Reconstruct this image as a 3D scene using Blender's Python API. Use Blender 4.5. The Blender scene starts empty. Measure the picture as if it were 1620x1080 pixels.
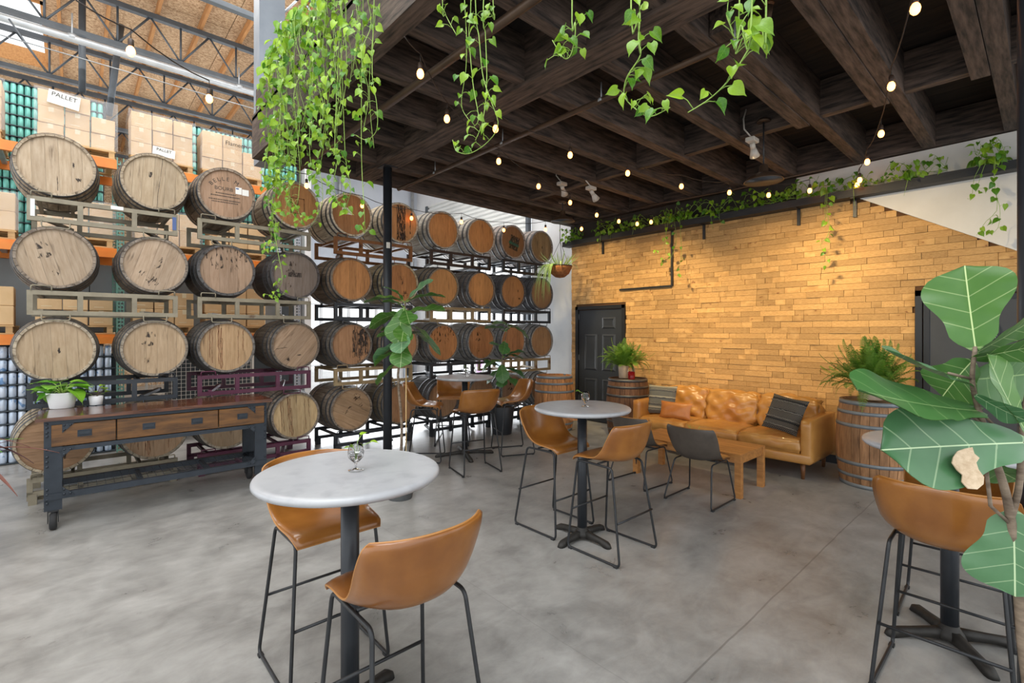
import bpy, bmesh, math, random
from mathutils import Vector, Matrix, Euler
random.seed(7)
PI = math.pi
SC = bpy.context.scene
COL = SC.collection
R = math.radians

# ------------------------------------------------------------------ camera
H = 1.622; YAW = .836; FPX = 767.6; PY0 = 524.8
SY, CY = math.sin(YAW), math.cos(YAW)
cam = bpy.data.cameras.new('camera'); co = bpy.data.objects.new('camera', cam); COL.objects.link(co)
cam.sensor_width = 36; cam.lens = FPX / 1620 * 36; cam.shift_y = -(540 - PY0) / 1620
cam.clip_start = .05; cam.clip_end = 200
co.location = (0, 0, H); co.rotation_euler = (PI / 2, 0, YAW - PI / 2)
SC.camera = co

# ------------------------------------------------------------------ world, lights, exposure
w = bpy.data.worlds.new('daylight'); SC.world = w; w.use_nodes = True
bg = w.node_tree.nodes['Background']
bg.inputs[0].default_value = (.93, .97, 1, 1); bg.inputs[1].default_value = 1.45
SC.view_settings.view_transform = 'Standard'; SC.view_settings.look = 'None'
SC.view_settings.gamma = 1; SC.view_settings.use_curve_mapping = False
SC.view_settings.exposure = 0.5

def light(kind, name, loc, target, power, color, **kw):
    l = bpy.data.lights.new(name, kind); l.energy = power; l.color = color
    for k, v in kw.items(): setattr(l, k, v)
    o = bpy.data.objects.new(name, l); COL.objects.link(o); o.location = loc
    o.rotation_euler = (Vector(target) - Vector(loc)).to_track_quat('-Z', 'Y').to_euler()
    return o
light('AREA', 'skylight_area', (-.6, 3.0, 6.7), (-.6, 4.2, 0), 260, (.95, .98, 1), shape='RECTANGLE', size=3.5, size_y=6)
light('AREA', 'dock_daylight', (6.9, 9.2, 1.7), (3.5, 6.0, 1.2), 160, (.92, .96, 1), shape='RECTANGLE', size=4, size_y=2.6)
light('AREA', 'rear_daylight', (4.6, 11.3, 1.6), (3.6, 6.5, .8), 120, (.92, .96, 1), shape='RECTANGLE', size=4, size_y=2.6)
light('AREA', 'aisle_skylight', (3.0, 7.7, 6.7), (3.0, 7.4, 2), 245, (1, .98, .95), shape='RECTANGLE', size=10, size_y=1.2)
light('AREA', 'roof_fill', (-1, 11.5, 5.7), (-1, 11.5, 7), 120, (1, .98, .95), shape='RECTANGLE', size=8, size_y=7)  # upward fill added below the roof to brighten the sheets, no real fixture
WARM = (1, .77, .42)
for nm, loc, tgt, pw in (('wall_spot', (5.17, 2.05, 3.42), (7, 2.3, 1.5), 150), ('wall_spot', (5.2, 1.9, 3.42), (7, 1.0, 1.9), 95),
                         ('wall_spot', (5.3, 3.9, 3.40), (7, 4.1, 1.5), 175), ('wall_spot', (5.4, 5.2, 3.4), (7, 5.3, 2.0), 75),
                         ('wall_spot', (4.6, 3.0, 3.4), (6.4, 3.0, .6), 60)):
    light('SPOT', nm, loc, tgt, pw, WARM, spot_size=R(84), spot_blend=.9, shadow_soft_size=.035)

# ------------------------------------------------------------------ pixel helpers: where a thing of the photograph stands in the room
def at(px, py, zc):
    r = (px - 810) / FPX; xc = r * zc
    return Vector((xc * SY + zc * CY, -xc * CY + zc * SY, H + (PY0 - py) * zc / FPX))
def atz(px, py, z=0.): return at(px, py, (H - z) * FPX / (py - PY0))
def atx(px, py, X): return at(px, py, X / (SY * (px - 810) / FPX + CY))
def aty(px, py, Y): return at(px, py, Y / (SY - CY * (px - 810) / FPX))
def proj(p):
    zc = p[0] * CY + p[1] * SY; xc = p[0] * SY - p[1] * CY
    return 810 + FPX * xc / zc, PY0 - FPX * (p[2] - H) / zc, zc

# ------------------------------------------------------------------ materials
def lin(c):
    if isinstance(c, str): c = tuple(int(c[i:i + 2], 16) / 255 for i in (0, 2, 4))
    return tuple(x / 12.92 if x <= .04045 else ((x + .055) / 1.055) ** 2.4 for x in c) + (1,)
MAT = {}
def nodes(m):
    m.use_nodes = True; nt = m.node_tree
    return nt, nt.nodes, nt.links, nt.nodes['Principled BSDF']
def M(name, a, b=None, scale=6, stretch=(1, 1, 1), rough=.5, metal=0, bump=0, objcol=False, rnd=0., island=False, detail=6, coat=0, contrast=(.35, .65), c3=None, s3=2, t3=(.62, .7), spec=.5, emit=0, world=False):
    m = bpy.data.materials.new(name); nt, N, L, P = nodes(m)
    P.inputs['Roughness'].default_value = rough; P.inputs['Metallic'].default_value = metal
    P.inputs['Coat Weight'].default_value = coat; P.inputs['Specular IOR Level'].default_value = spec
    MAT[name] = m
    if b is None and not objcol and not rnd:
        P.inputs['Base Color'].default_value = lin(a)
        if emit: P.inputs['Emission Color'].default_value = lin(a); P.inputs['Emission Strength'].default_value = emit
        return m
    tc = N.new('ShaderNodeTexCoord'); mp = N.new('ShaderNodeMapping'); mp.inputs['Scale'].default_value = stretch
    if world:
        g = N.new('ShaderNodeNewGeometry'); L.new(g.outputs['Position'], mp.inputs[0])
    else: L.new(tc.outputs['Object'], mp.inputs[0])
    oi = N.new('ShaderNodeObjectInfo')
    vec = mp.outputs[0]
    ad = N.new('ShaderNodeVectorMath'); ad.operation = 'ADD'; L.new(vec, ad.inputs[0])
    if not world:
        cm = N.new('ShaderNodeMath'); cm.operation = 'MULTIPLY'; cm.inputs[1].default_value = 37; L.new(oi.outputs['Random'], cm.inputs[0])
        L.new(cm.outputs[0], ad.inputs[1])
    n = N.new('ShaderNodeTexNoise'); n.inputs['Scale'].default_value = scale; n.inputs['Detail'].default_value = detail; n.inputs['Roughness'].default_value = .6
    L.new(ad.outputs[0], n.inputs['Vector'])
    rp = N.new('ShaderNodeValToRGB'); L.new(n.outputs[0], rp.inputs[0])
    rp.color_ramp.elements[0].position = contrast[0]; rp.color_ramp.elements[1].position = contrast[1]
    rp.color_ramp.elements[0].color = lin(a); rp.color_ramp.elements[1].color = lin(b or a)
    out = rp.outputs[0]
    if c3:
        n3 = N.new('ShaderNodeTexNoise'); n3.inputs['Scale'].default_value = s3; n3.inputs['Detail'].default_value = 5; L.new(ad.outputs[0], n3.inputs['Vector'])
        r3 = N.new('ShaderNodeMapRange'); r3.inputs[1].default_value = t3[0]; r3.inputs[2].default_value = t3[1]; L.new(n3.outputs[0], r3.inputs[0])
        mx = N.new('ShaderNodeMix'); mx.data_type = 'RGBA'; L.new(r3.outputs[0], mx.inputs[0]); L.new(out, mx.inputs[6]); mx.inputs[7].default_value = lin(c3); out = mx.outputs[2]
    if objcol:
        mx = N.new('ShaderNodeMix'); mx.data_type = 'RGBA'; mx.blend_type = 'MULTIPLY'; mx.inputs[0].default_value = 1
        L.new(out, mx.inputs[6]); L.new(oi.outputs['Color'], mx.inputs[7]); out = mx.outputs[2]
    if rnd:
        src = oi.outputs['Random']
        if island:
            g2 = N.new('ShaderNodeNewGeometry'); s = N.new('ShaderNodeMath'); s.operation = 'ADD'; L.new(g2.outputs['Random Per Island'], s.inputs[0]); L.new(src, s.inputs[1])
            fr = N.new('ShaderNodeMath'); fr.operation = 'FRACT'; L.new(s.outputs[0], fr.inputs[0]); src = fr.outputs[0]
        mr = N.new('ShaderNodeMapRange'); mr.inputs[3].default_value = 1 - rnd; mr.inputs[4].default_value = 1 + rnd; L.new(src, mr.inputs[0])
        hs = N.new('ShaderNodeHueSaturation'); L.new(out, hs.inputs['Color']); L.new(mr.outputs[0], hs.inputs['Value']); out = hs.outputs[0]
    L.new(out, P.inputs['Base Color'])
    if emit: L.new(out, P.inputs['Emission Color']); P.inputs['Emission Strength'].default_value = emit
    if bump:
        bp = N.new('ShaderNodeBump'); bp.inputs['Strength'].default_value = bump; bp.inputs['Distance'].default_value = .01
        L.new(n.outputs[0], bp.inputs['Height']); L.new(bp.outputs[0], P.inputs['Normal'])
    return m
def mathn(N, L, op, a, b=None, c=None):
    n = N.new('ShaderNodeMath'); n.operation = op
    for i, v in enumerate((a, b, c)):
        if v is None: continue
        if isinstance(v, (int, float)): n.inputs[i].default_value = v
        else: L.new(v, n.inputs[i])
    return n.outputs[0]

# concrete floor: mottled, scratched, with a few control joints
def floor_mat():
    m = bpy.data.materials.new('polished_concrete'); nt, N, L, P = nodes(m); MAT['floor'] = m
    g = N.new('ShaderNodeNewGeometry')
    def noise(sc, det, vec=None, dist=0):
        n = N.new('ShaderNodeTexNoise'); n.inputs['Scale'].default_value = sc; n.inputs['Detail'].default_value = det; n.inputs['Roughness'].default_value = .62; n.inputs['Distortion'].default_value = dist
        L.new(vec or g.outputs['Position'], n.inputs['Vector']); return n.outputs[0]
    a = noise(.7, 8, None, .6); b = noise(3.2, 10, None, .4)
    mp = N.new('ShaderNodeMapping'); mp.inputs['Scale'].default_value = (1.6, 3.4, 1); L.new(g.outputs['Position'], mp.inputs[0]); c = noise(2.2, 8, mp.outputs[0], 1.2)
    s = mathn(N, L, 'ADD', mathn(N, L, 'MULTIPLY', a, .45), mathn(N, L, 'ADD', mathn(N, L, 'MULTIPLY', b, .37), mathn(N, L, 'MULTIPLY', c, .18)))
    rp = N.new('ShaderNodeValToRGB'); L.new(s, rp.inputs[0]); e = rp.color_ramp.elements
    e[0].position = .36; e[0].color = lin('716f6c'); e[1].position = .66; e[1].color = lin('b4b2ae'); k = e.new(.5); k.color = lin('969490')
    sp = noise(9, 6); r2 = N.new('ShaderNodeMapRange'); r2.inputs[1].default_value = .66; r2.inputs[2].default_value = .75; r2.inputs[4].default_value = .35; L.new(sp, r2.inputs[0])
    mx = N.new('ShaderNodeMix'); mx.data_type = 'RGBA'; L.new(r2.outputs[0], mx.inputs[0]); L.new(rp.outputs[0], mx.inputs[6]); mx.inputs[7].default_value = lin('4a4642')
    sx = N.new('ShaderNodeSeparateXYZ'); L.new(g.outputs['Position'], sx.inputs[0])
    wob = mathn(N, L, 'MULTIPLY', mathn(N, L, 'SUBTRACT', noise(1.5, 3), .5), .03)
    j1 = mathn(N, L, 'LESS_THAN', mathn(N, L, 'ABSOLUTE', mathn(N, L, 'ADD', mathn(N, L, 'SUBTRACT', sx.outputs[1], 1.13), wob)), .005)
    j2 = mathn(N, L, 'LESS_THAN', mathn(N, L, 'ABSOLUTE', mathn(N, L, 'ADD', mathn(N, L, 'SUBTRACT', sx.outputs[0], 1.9), wob)), .003)
    jj = mathn(N, L, 'MULTIPLY', mathn(N, L, 'MAXIMUM', j1, mathn(N, L, 'MULTIPLY', j2, .4)), .45)
    mj = N.new('ShaderNodeMix'); mj.data_type = 'RGBA'; L.new(jj, mj.inputs[0]); L.new(mx.outputs[2], mj.inputs[6]); mj.inputs[7].default_value = lin('4a4744'); mx = mj
    L.new(mx.outputs[2], P.inputs['Base Color'])
    rr = N.new('ShaderNodeMapRange'); rr.inputs[3].default_value = .2; rr.inputs[4].default_value = .42; L.new(b, rr.inputs[0]); L.new(rr.outputs[0], P.inputs['Roughness'])
    bp = N.new('ShaderNodeBump'); bp.inputs['Strength'].default_value = .12; bp.inputs['Distance'].default_value = .01; L.new(c, bp.inputs['Height']); L.new(bp.outputs[0], P.inputs['Normal'])
    return m
floor_mat()
M('brick', 'b08650', 'caa068', 9, (3, 1, 1.5), rough=.75, bump=.2, rnd=.2, island=True, c3='8a5a33', s3=14, t3=(.62, .72))
M('grout', '5b3d22', rough=.9)
M('white_wall', 'd9dadb', 'cfd1d4', 3, rough=.8)
M('stair_white', 'dcd9d4', 'd2cec8', 2, rough=.85)
M('grey_wall', '8f9496', '878c8e', 2, rough=.7, metal=.1)
M('blue_wall', 'b9c0ca', 'b0b8c3', 2, rough=.7)
M('ribbed', 'dedfdc', 'cfd0ce', 2, rough=.5)
M('dark_wall', '2b2724', '3a342f', 5, rough=.85)
M('deck_wood', '231d1a', '65544a', 3.5, (1, 9, 9), rough=.72, bump=.25, rnd=.12)
M('deck_wood_y', '231d1a', '65544a', 3.5, (9, 1, 9), rough=.72, bump=.25, rnd=.12)
M('deck_board', '191512', '33271f', 3, (7, 1, 7), rough=.8, bump=.15, rnd=.3)
M('black_shelf', '1d1e20', '2a2b2e', 3, (8, 1, 8), rough=.55, bump=.1)
M('door_paint', '2c3036', '30343b', 3, rough=.42)
M('door_grey', '3b3c3e', '404143', 3, rough=.5)
M('door_frame', '1d1f23', rough=.45)
M('osb', 'a98a68', 'd8bb98', 22, (1, 2.2, 1), rough=.85, rnd=.09, contrast=(.4, .6), c3='8a6040', s3=30, t3=(.56, .62))
M('purlin', 'a87444', 'bd8a55', 4, (8, 1, 8), rough=.8, rnd=.12)
M('steel_grey', '50565c', '5c636a', 4, rough=.5, metal=.3)
M('galv', 'a5a9ac', '94999d', 8, rough=.4, metal=.4)
M('column_grey', '7f868e', '8b929a', 3, rough=.55)
M('black_metal', '2b2c2e', '353638', 12, rough=.42, metal=.4)
M('pole_paint', '2b2e33', '33363b', 5, rough=.38, metal=.2)
M('cast_iron', '3a3733', '2c2a28', 14, rough=.6, metal=.3, bump=.3)
M('cart_steel', '363c44', '2e343b', 10, rough=.5, metal=.35, bump=.05)
M('rubber', '2a2a2b', rough=.75)
M('orange_paint', 'd9761f', 'e0852e', 5, rough=.45)
M('green_paint', '5f8d80', '6d9a8c', 5, rough=.5)
M('cart_top', '3d2318', '6b412a', 5, (1, 9, 9), rough=.16, coat=.3, rnd=.1)
M('drawer_wood', '4a2f14', '764f26', 4, (1, 7, 7), rough=.42, bump=.05, rnd=.08)
M('head_oak', 'dcd4c8', 'ffffff', 5, (9, 1.2, 9), rough=.6, bump=.12, objcol=True, rnd=.1, contrast=(.3, .7), c3='8d8274', s3=3.2, t3=(.6, .78))
M('stave_oak', 'b3aca2', 'ffffff', 5, (7, 7, 1), rough=.7, bump=.2, objcol=True, rnd=.16, contrast=(.3, .7), c3='7a7066', s3=2.4, t3=(.58, .74))
M('hoop', '45464a', '605f5e', 9, (1, 1, 4), rough=.45, metal=.45, c3='55463b', s3=6)
M('hoop_bright', '8c9296', '777d82', 7, rough=.5, metal=.35)
M('rack_taupe', '8f8672', '7d7462', 7, rough=.6, c3='5f4630', s3=4, t3=(.66, .74))
M('rack_tan', 'a08a66', '8c7654', 7, rough=.6, c3='6a4424', s3=5, t3=(.6, .7))
M('rack_rust', '8f5e33', '6f4526', 9, rough=.7, c3='4a2d1b', s3=6)
M('rack_brown', '3d2d25', '2c211c', 9, rough=.6)
M('rack_black', '22262c', '2c3036', 7, rough=.45)
M('rack_maroon', '4d1f35', '5c2740', 7, rough=.45)
M('cardboard', 'cba97c', 'd6b68b', 4, rough=.8, rnd=.1)
M('tape', 'd8c9a6', rough=.35)
M('pallet_wood', 'c9a878', 'b08c5e', 5, (1, 7, 7), rough=.8, rnd=.12)
M('paper', 'eceae4', rough=.7)
M('ink', '2a2725', rough=.7)
M('can_teal', '6fb8ae', '7cc6bb', 4, rough=.35, metal=.25, rnd=.12, island=True)
M('can_white', 'd3dbe6', 'b9c9de', 6, rough=.35, metal=.2, rnd=.1, c3='6f93bd', s3=14, t3=(.6, .66))
M('can_dark', '3a4248', rough=.6)
M('table_top', 'a3a4a7', 'acadaf', 5, rough=.32, bump=.03, c3='98999d', s3=12, t3=(.5, .75))
M('leather', '85521f', '9c652c', 5, rough=.3, bump=.05, coat=.3, rnd=.06, c3='74431a', s3=3, t3=(.5, .75))
M('leather_edge', 'a9743c', rough=.4)
M('leather_dark', '4a423b', '564d45', 8, rough=.5, bump=.08)
M('sofa_leather', 'ad7738', 'c08c4c', 3.2, rough=.3, bump=.16, coat=.12, c3='a86c33', s3=2.4, t3=(.5, .7))
M('pillow_leather', 'a8642c', 'b97538', 5, rough=.38, bump=.15)
M('table_wood', '9a6534', 'bd854b', 4, (8, 1, 8), rough=.4, bump=.05, rnd=.1)
M('sofa_leg', '6d4526', rough=.45)
M('pot_white', 'e4e3e4', rough=.35)
M('pot_black', '26292d', '2e3136', 8, rough=.5)
M('pot_grey', '4f5152', '5f6162', 8, rough=.6)
M('pot_clay', 'b09a84', 'c4b09b', 8, rough=.8)
M('soil', '3a2b20', '4a382a', 30, rough=1)
M('coir', '7a4a2b', 'a0683c', 24, rough=1, bump=.8)
M('stem', '97b552', '7ea045', 20, rough=.5)
M('bark', '8a7a68', '5b4c3e', 14, (1, 1, 3), rough=.85, bump=.4)
M('wicker', 'c8a873', rough=.6)
M('cable', '2b211b', rough=.6)
M('socket', '3a2a20', rough=.5)
M('lamp_shade', '4a3a2e', '5a4636', 6, rough=.45, metal=.3)
M('lamp_inside', '30343a', rough=.5)
M('fixture_white', 'c9c2b8', rough=.45)
M('red_glass', 'c01a22', rough=.2)
M('bright_red', 'c8452c', rough=.5)
M('label_blue', '4a5f8f', rough=.5)
M('plastic_wrap', 'e6e8ea', rough=.22)
MAT['plastic_wrap'].node_tree.nodes['Principled BSDF'].inputs['Alpha'].default_value = .2
M('label_green', '2f7a4e', '26313a', 6, rough=.6)
M('pillow_weave', '6d6b66', '8b887f', 60, (1, 1, 6), rough=.95, bump=.5)
def stripe_mat(name, dark, mid, lightc, freq):
    m = bpy.data.materials.new(name); nt, N, L, P = nodes(m); MAT[name] = m
    tc = N.new('ShaderNodeTexCoord'); sx = N.new('ShaderNodeSeparateXYZ'); L.new(tc.outputs['Object'], sx.inputs[0])
    z = sx.outputs['Z']; x = sx.outputs['X']
    fine = mathn(N, L, 'SINE', mathn(N, L, 'ADD', mathn(N, L, 'MULTIPLY', z, 420), mathn(N, L, 'MULTIPLY', mathn(N, L, 'PINGPONG', mathn(N, L, 'MULTIPLY', x, 90), 1), 3)))
    wide = mathn(N, L, 'GREATER_THAN', mathn(N, L, 'SINE', mathn(N, L, 'MULTIPLY', z, freq)), .9)
    rp = N.new('ShaderNodeValToRGB'); L.new(fine, rp.inputs[0]); rp.color_ramp.elements[0].color = lin(dark); rp.color_ramp.elements[1].color = lin(mid)
    rp.color_ramp.elements[0].position = .3; rp.color_ramp.elements[1].position = .7
    mx = N.new('ShaderNodeMix'); mx.data_type = 'RGBA'; L.new(wide, mx.inputs[0]); L.new(rp.outputs[0], mx.inputs[6]); mx.inputs[7].default_value = lin(lightc)
    L.new(mx.outputs[2], P.inputs['Base Color']); P.inputs['Roughness'].default_value = .95
stripe_mat('stripe_grey', '55544f', '7b7970', '97907e', 42)
stripe_mat('stripe_dark', '2a2b2e', '7d7568', '1f2022', 50)
def leaf_mat(name, a, b, vein, back, nv=5, rough=.35, transl=.25, slope=.55):
    m = bpy.data.materials.new(name); nt, N, L, P = nodes(m); MAT[name] = m
    uv = N.new('ShaderNodeUVMap'); sx = N.new('ShaderNodeSeparateXYZ'); L.new(uv.outputs[0], sx.inputs[0])
    u = mathn(N, L, 'ABSOLUTE', mathn(N, L, 'SUBTRACT', sx.outputs[0], .5)); v = sx.outputs[1]
    oi = N.new('ShaderNodeObjectInfo')
    tc = N.new('ShaderNodeTexCoord'); n = N.new('ShaderNodeTexNoise'); n.inputs['Scale'].default_value = 9; L.new(tc.outputs['Object'], n.inputs['Vector'])
    f = mathn(N, L, 'ADD', mathn(N, L, 'MULTIPLY', oi.outputs['Random'], .75), mathn(N, L, 'MULTIPLY', n.outputs[0], .3))
    rp = N.new('ShaderNodeValToRGB'); L.new(f, rp.inputs[0]); rp.color_ramp.elements[0].color = lin(a); rp.color_ramp.elements[1].color = lin(b)
    rp.color_ramp.elements[0].position = .15; rp.color_ramp.elements[1].position = .95
    mid = mathn(N, L, 'LESS_THAN', u, .0065)
    d = mathn(N, L, 'PINGPONG', mathn(N, L, 'MULTIPLY', mathn(N, L, 'SUBTRACT', v, mathn(N, L, 'MULTIPLY', u, slope)), nv), .5)
    side = mathn(N, L, 'LESS_THAN', d, .03)
    vv = mathn(N, L, 'MAXIMUM', mid, mathn(N, L, 'MULTIPLY', side, .38))
    mx = N.new('ShaderNodeMix'); mx.data_type = 'RGBA'; L.new(vv, mx.inputs[0]); L.new(rp.outputs[0], mx.inputs[6]); mx.inputs[7].default_value = lin(vein)
    g = N.new('ShaderNodeNewGeometry'); mb = N.new('ShaderNodeMix'); mb.data_type = 'RGBA'
    L.new(mathn(N, L, 'MULTIPLY', g.outputs['Backfacing'], .5), mb.inputs[0]); L.new(mx.outputs[2], mb.inputs[6]); mb.inputs[7].default_value = lin(back)
    L.new(mb.outputs[2], P.inputs['Base Color']); P.inputs['Roughness'].default_value = rough
    bp = N.new('ShaderNodeBump'); bp.inputs['Strength'].default_value = .3; bp.inputs['Distance'].default_value = .004; L.new(vv, bp.inputs['Height']); bp.invert = True; L.new(bp.outputs[0], P.inputs['Normal'])
    if transl:
        t = N.new('ShaderNodeBsdfTranslucent'); L.new(mb.outputs[2], t.inputs[0]); ms = N.new('ShaderNodeMixShader'); ms.inputs[0].default_value = transl
        out = [x for x in N if x.type == 'OUTPUT_MATERIAL'][0]; L.new(P.outputs[0], ms.inputs[1]); L.new(t.outputs[0], ms.inputs[2]); L.new(ms.outputs[0], out.inputs[0])
leaf_mat('pothos', '3f7a1a', 'a4c832', '8fbf45', '9ab84e', 4, .35, .35)
leaf_mat('pothos_dark', '4f8526', '9abb3a', 'a0bd58', 'a3b35c', 4, .4, .25)
leaf_mat('fig', '3f6f2c', '5f8c3c', 'c8dc9a', '86a866', 5, .32, .2)
leaf_mat('fig_pale', '4d7a50', '6b966a', 'c5dcae', '86a866', 5, .3, .15)
leaf_mat('fig_dark', '42703a', '5a8845', '8fb070', '7d9f68', 5, .35, .15)
leaf_mat('fern', '4f7d26', '7da53a', '86b04a', '7d9f46', 1, .5, .3)
leaf_mat('grass_leaf', '7fae5c', 'b6d08e', 'dfe8c4', 'b6d08e', 1, .45, .3)
leaf_mat('hosta', '4f9a2a', '8fcc3c', 'b8de70', '86b850', 6, .3, .3)
leaf_mat('cordyline', '4a2a33', '7a4a3c', '8a4a4a', '5a3a3a', 1, .5, .1)
M('dead_leaf', 'cdb79a', 'b39a7c', 20, rough=.8)
def glass_mat():
    m = bpy.data.materials.new('clear_glass'); nt, N, L, P = nodes(m); MAT['glass'] = m
    P.inputs['Transmission Weight'].default_value = 1; P.inputs['Roughness'].default_value = .02; P.inputs['IOR'].default_value = 1.3
    m = bpy.data.materials.new('pane_glass'); nt, N, L, P = nodes(m); MAT['pane'] = m
    t = N.new('ShaderNodeBsdfTransparent'); gl = N.new('ShaderNodeBsdfGlossy'); gl.inputs['Roughness'].default_value = .05; ms = N.new('ShaderNodeMixShader'); ms.inputs[0].default_value = .06
    out = [x for x in N if x.type == 'OUTPUT_MATERIAL'][0]; L.new(t.outputs[0], ms.inputs[1]); L.new(gl.outputs[0], ms.inputs[2]); L.new(ms.outputs[0], out.inputs[0])
glass_mat()
def bulb_mat():
    m = bpy.data.materials.new('bulb_glow'); nt, N, L, P = nodes(m); MAT['bulb'] = m
    P.inputs['Emission Color'].default_value = (1, .33, .065, 1); P.inputs['Emission Strength'].default_value = 7; P.inputs['Base Color'].default_value = (1, .7, .4, 1)
bulb_mat()
M('skylight_panel', 'ffffff', emit=1.1)
M('spot_lens', 'fff1d8', emit=6)

# ------------------------------------------------------------------ mesh helpers
class MB:
    def __init__(s): s.v = []; s.f = []; s.uv = {}; s.sm = []
    def add(s, vs, fs, smooth=False):
        o = len(s.v); s.v += [tuple(v) for v in vs]; s.f += [tuple(i + o for i in f) for f in fs]; s.sm += [smooth] * len(fs); return s
    def box(s, c, d, rot=None, bevel=0):
        x, y, z = d[0] / 2, d[1] / 2, d[2] / 2
        if bevel:
            b = bevel; vs = []
            for sx in (-1, 1):
                for sy in (-1, 1):
                    for sz in (-1, 1):
                        vs += [(sx * (x - b), sy * (y - b), sz * z), (sx * (x - b), sy * y, sz * (z - b)), (sx * x, sy * (y - b), sz * (z - b))]
            bm = bmesh.new()
            for v in vs: bm.verts.new(v)
            r = bmesh.ops.convex_hull(bm, input=bm.verts); bm.verts.index_update()
            vv = [v.co.copy() for v in bm.verts]; ff = [[v.index for v in f.verts] for f in bm.faces]; bm.free()
        else:
            vv = [Vector((i, j, k)) for i in (-x, x) for j in (-y, y) for k in (-z, z)]
            ff = [(0, 1, 3, 2), (4, 6, 7, 5), (0, 4, 5, 1), (2, 3, 7, 6), (0, 2, 6, 4), (1, 5, 7, 3)]
        if rot is not None:
            m = rot if isinstance(rot, Matrix) else Euler(rot).to_matrix(); vv = [m @ v for v in vv]
        return s.add([Vector(c) + v for v in vv], ff)
    def boxb(s, lo, hi): return s.box([(a + b) / 2 for a, b in zip(lo, hi)], [abs(b - a) for a, b in zip(lo, hi)])
    def bar(s, a, b, wd, ht):       # rectangular bar from a to b
        a, b = Vector(a), Vector(b); d = b - a; q = d.to_track_quat('X', 'Z').to_matrix()
        return s.box((a + b) / 2, (d.length, wd, ht), q)
    def tube(s, pts, r, n=8, cap=True, closed=False):
        pts = [Vector(p) for p in pts]; k = len(pts); rs = r if isinstance(r, (list, tuple)) else [r] * k
        t0 = (pts[1] - pts[0]).normalized(); up = Vector((0, 0, 1)) if abs(t0.z) < .9 else Vector((1, 0, 0))
        nrm = (up - t0 * up.dot(t0)).normalized(); vs = []
        for i, p in enumerate(pts):
            if closed: t = (pts[(i + 1) % k] - pts[i - 1]).normalized()
            else: t = (pts[min(i + 1, k - 1)] - pts[max(i - 1, 0)]).normalized()
            nrm = nrm - t * nrm.dot(t)
            nrm = nrm.normalized() if nrm.length > 1e-6 else t.orthogonal().normalized()
            bn = t.cross(nrm)
            vs += [p + (nrm * math.cos(2 * PI * j / n) + bn * math.sin(2 * PI * j / n)) * rs[i] for j in range(n)]
        fs = []
        for i in range(k if closed else k - 1):
            a, b = i * n, ((i + 1) % k) * n
            fs += [(a + j, a + (j + 1) % n, b + (j + 1) % n, b + j) for j in range(n)]
        if cap and not closed: fs += [tuple(range(n))[::-1], tuple((k - 1) * n + j for j in range(n))]
        return s.add(vs, fs, True)
    def lathe(s, prof, n=24, c=(0, 0, 0), closed=False):
        vs = []; c = Vector(c)
        for r, z in prof: vs += [c + Vector((r * math.cos(2 * PI * j / n), r * math.sin(2 * PI * j / n), z)) for j in range(n)]
        fs = []; k = len(prof)
        for i in range(k if closed else k - 1):
            a, b = i * n, ((i + 1) % k) * n
            fs += [(a + j, a + (j + 1) % n, b + (j + 1) % n, b + j) for j in range(n)]
        if not closed:
            if prof[0][0] > 1e-4: fs.append(tuple(range(n))[::-1])
            if prof[-1][0] > 1e-4: fs.append(tuple((k - 1) * n + j for j in range(n)))
        return s.add(vs, fs, True)
    def prism(s, poly, z0, z1):
        n = len(poly); vs = [(x, y, z0) for x, y in poly] + [(x, y, z1) for x, y in poly]
        return s.add(vs, [tuple(range(n))[::-1], tuple(range(n, 2 * n))] + [(i, (i + 1) % n, n + (i + 1) % n, n + i) for i in range(n)])
    def mesh(s, name, mat, uvs=None, flat=None):
        me = bpy.data.meshes.new(name); me.from_pydata(s.v, [], s.f)
        me.polygons.foreach_set('use_smooth', s.sm if flat is None else [not flat] * len(s.f))
        if uvs:
            l = me.uv_layers.new(name='UVMap')
            for lp in me.loops: l.data[lp.index].uv = uvs[lp.vertex_index]
        me.materials.append(MAT[mat]); me.update(); return me
    def build(s, name, mat, parent=None, **kw): return put(s.mesh(name, mat, **kw), name, parent)
def put(me, name, parent=None, loc=None, rot=None, scale=None, color=None):
    o = bpy.data.objects.new(name, me); COL.objects.link(o)
    if parent is not None: o.parent = parent
    if loc is not None: o.location = loc
    if rot is not None: o.rotation_euler = rot
    if scale is not None: o.scale = scale
    if color is not None: o.color = color
    return o
def tag(o, label, cat, group=None, kind=None):
    if label: o['label'] = label
    if cat: o['category'] = cat
    if group: o['group'] = group
    if kind: o['kind'] = kind
    return o
def thing(name, label, cat, loc=(0, 0, 0), rz=0, group=None):
    o = bpy.data.objects.new(name, None); COL.objects.link(o); o.location = loc; o.rotation_euler = (0, 0, rz); o.empty_display_size = .1
    return tag(o, label, cat, group)
def struct(o): o['kind'] = 'structure'; return o
def copy_thing(src, loc, rot, label, group=None):
    def cp(o, par):
        c = o.copy(); COL.objects.link(c); c.parent = par
        for ch in o.children: cp(ch, c)
        return c
    r = cp(src, None); r.location = loc; r.rotation_euler = rot if isinstance(rot, (tuple, list)) else (0, 0, rot)
    r['label'] = label
    if group: r['group'] = group
    return r
def fillet(pts, r, n=4):
    pts = [Vector(p) for p in pts]; out = [pts[0]]
    for a, b, c in zip(pts, pts[1:], pts[2:]):
        d1, d2 = (a - b), (c - b); rr = min(r, d1.length * .45, d2.length * .45)
        p, q = b + d1.normalized() * rr, b + d2.normalized() * rr
        for i in range(n + 1):
            t = i / n; out.append(p * (1 - t) ** 2 + b * 2 * t * (1 - t) + q * t * t)
    return out + [pts[-1]]
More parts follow.
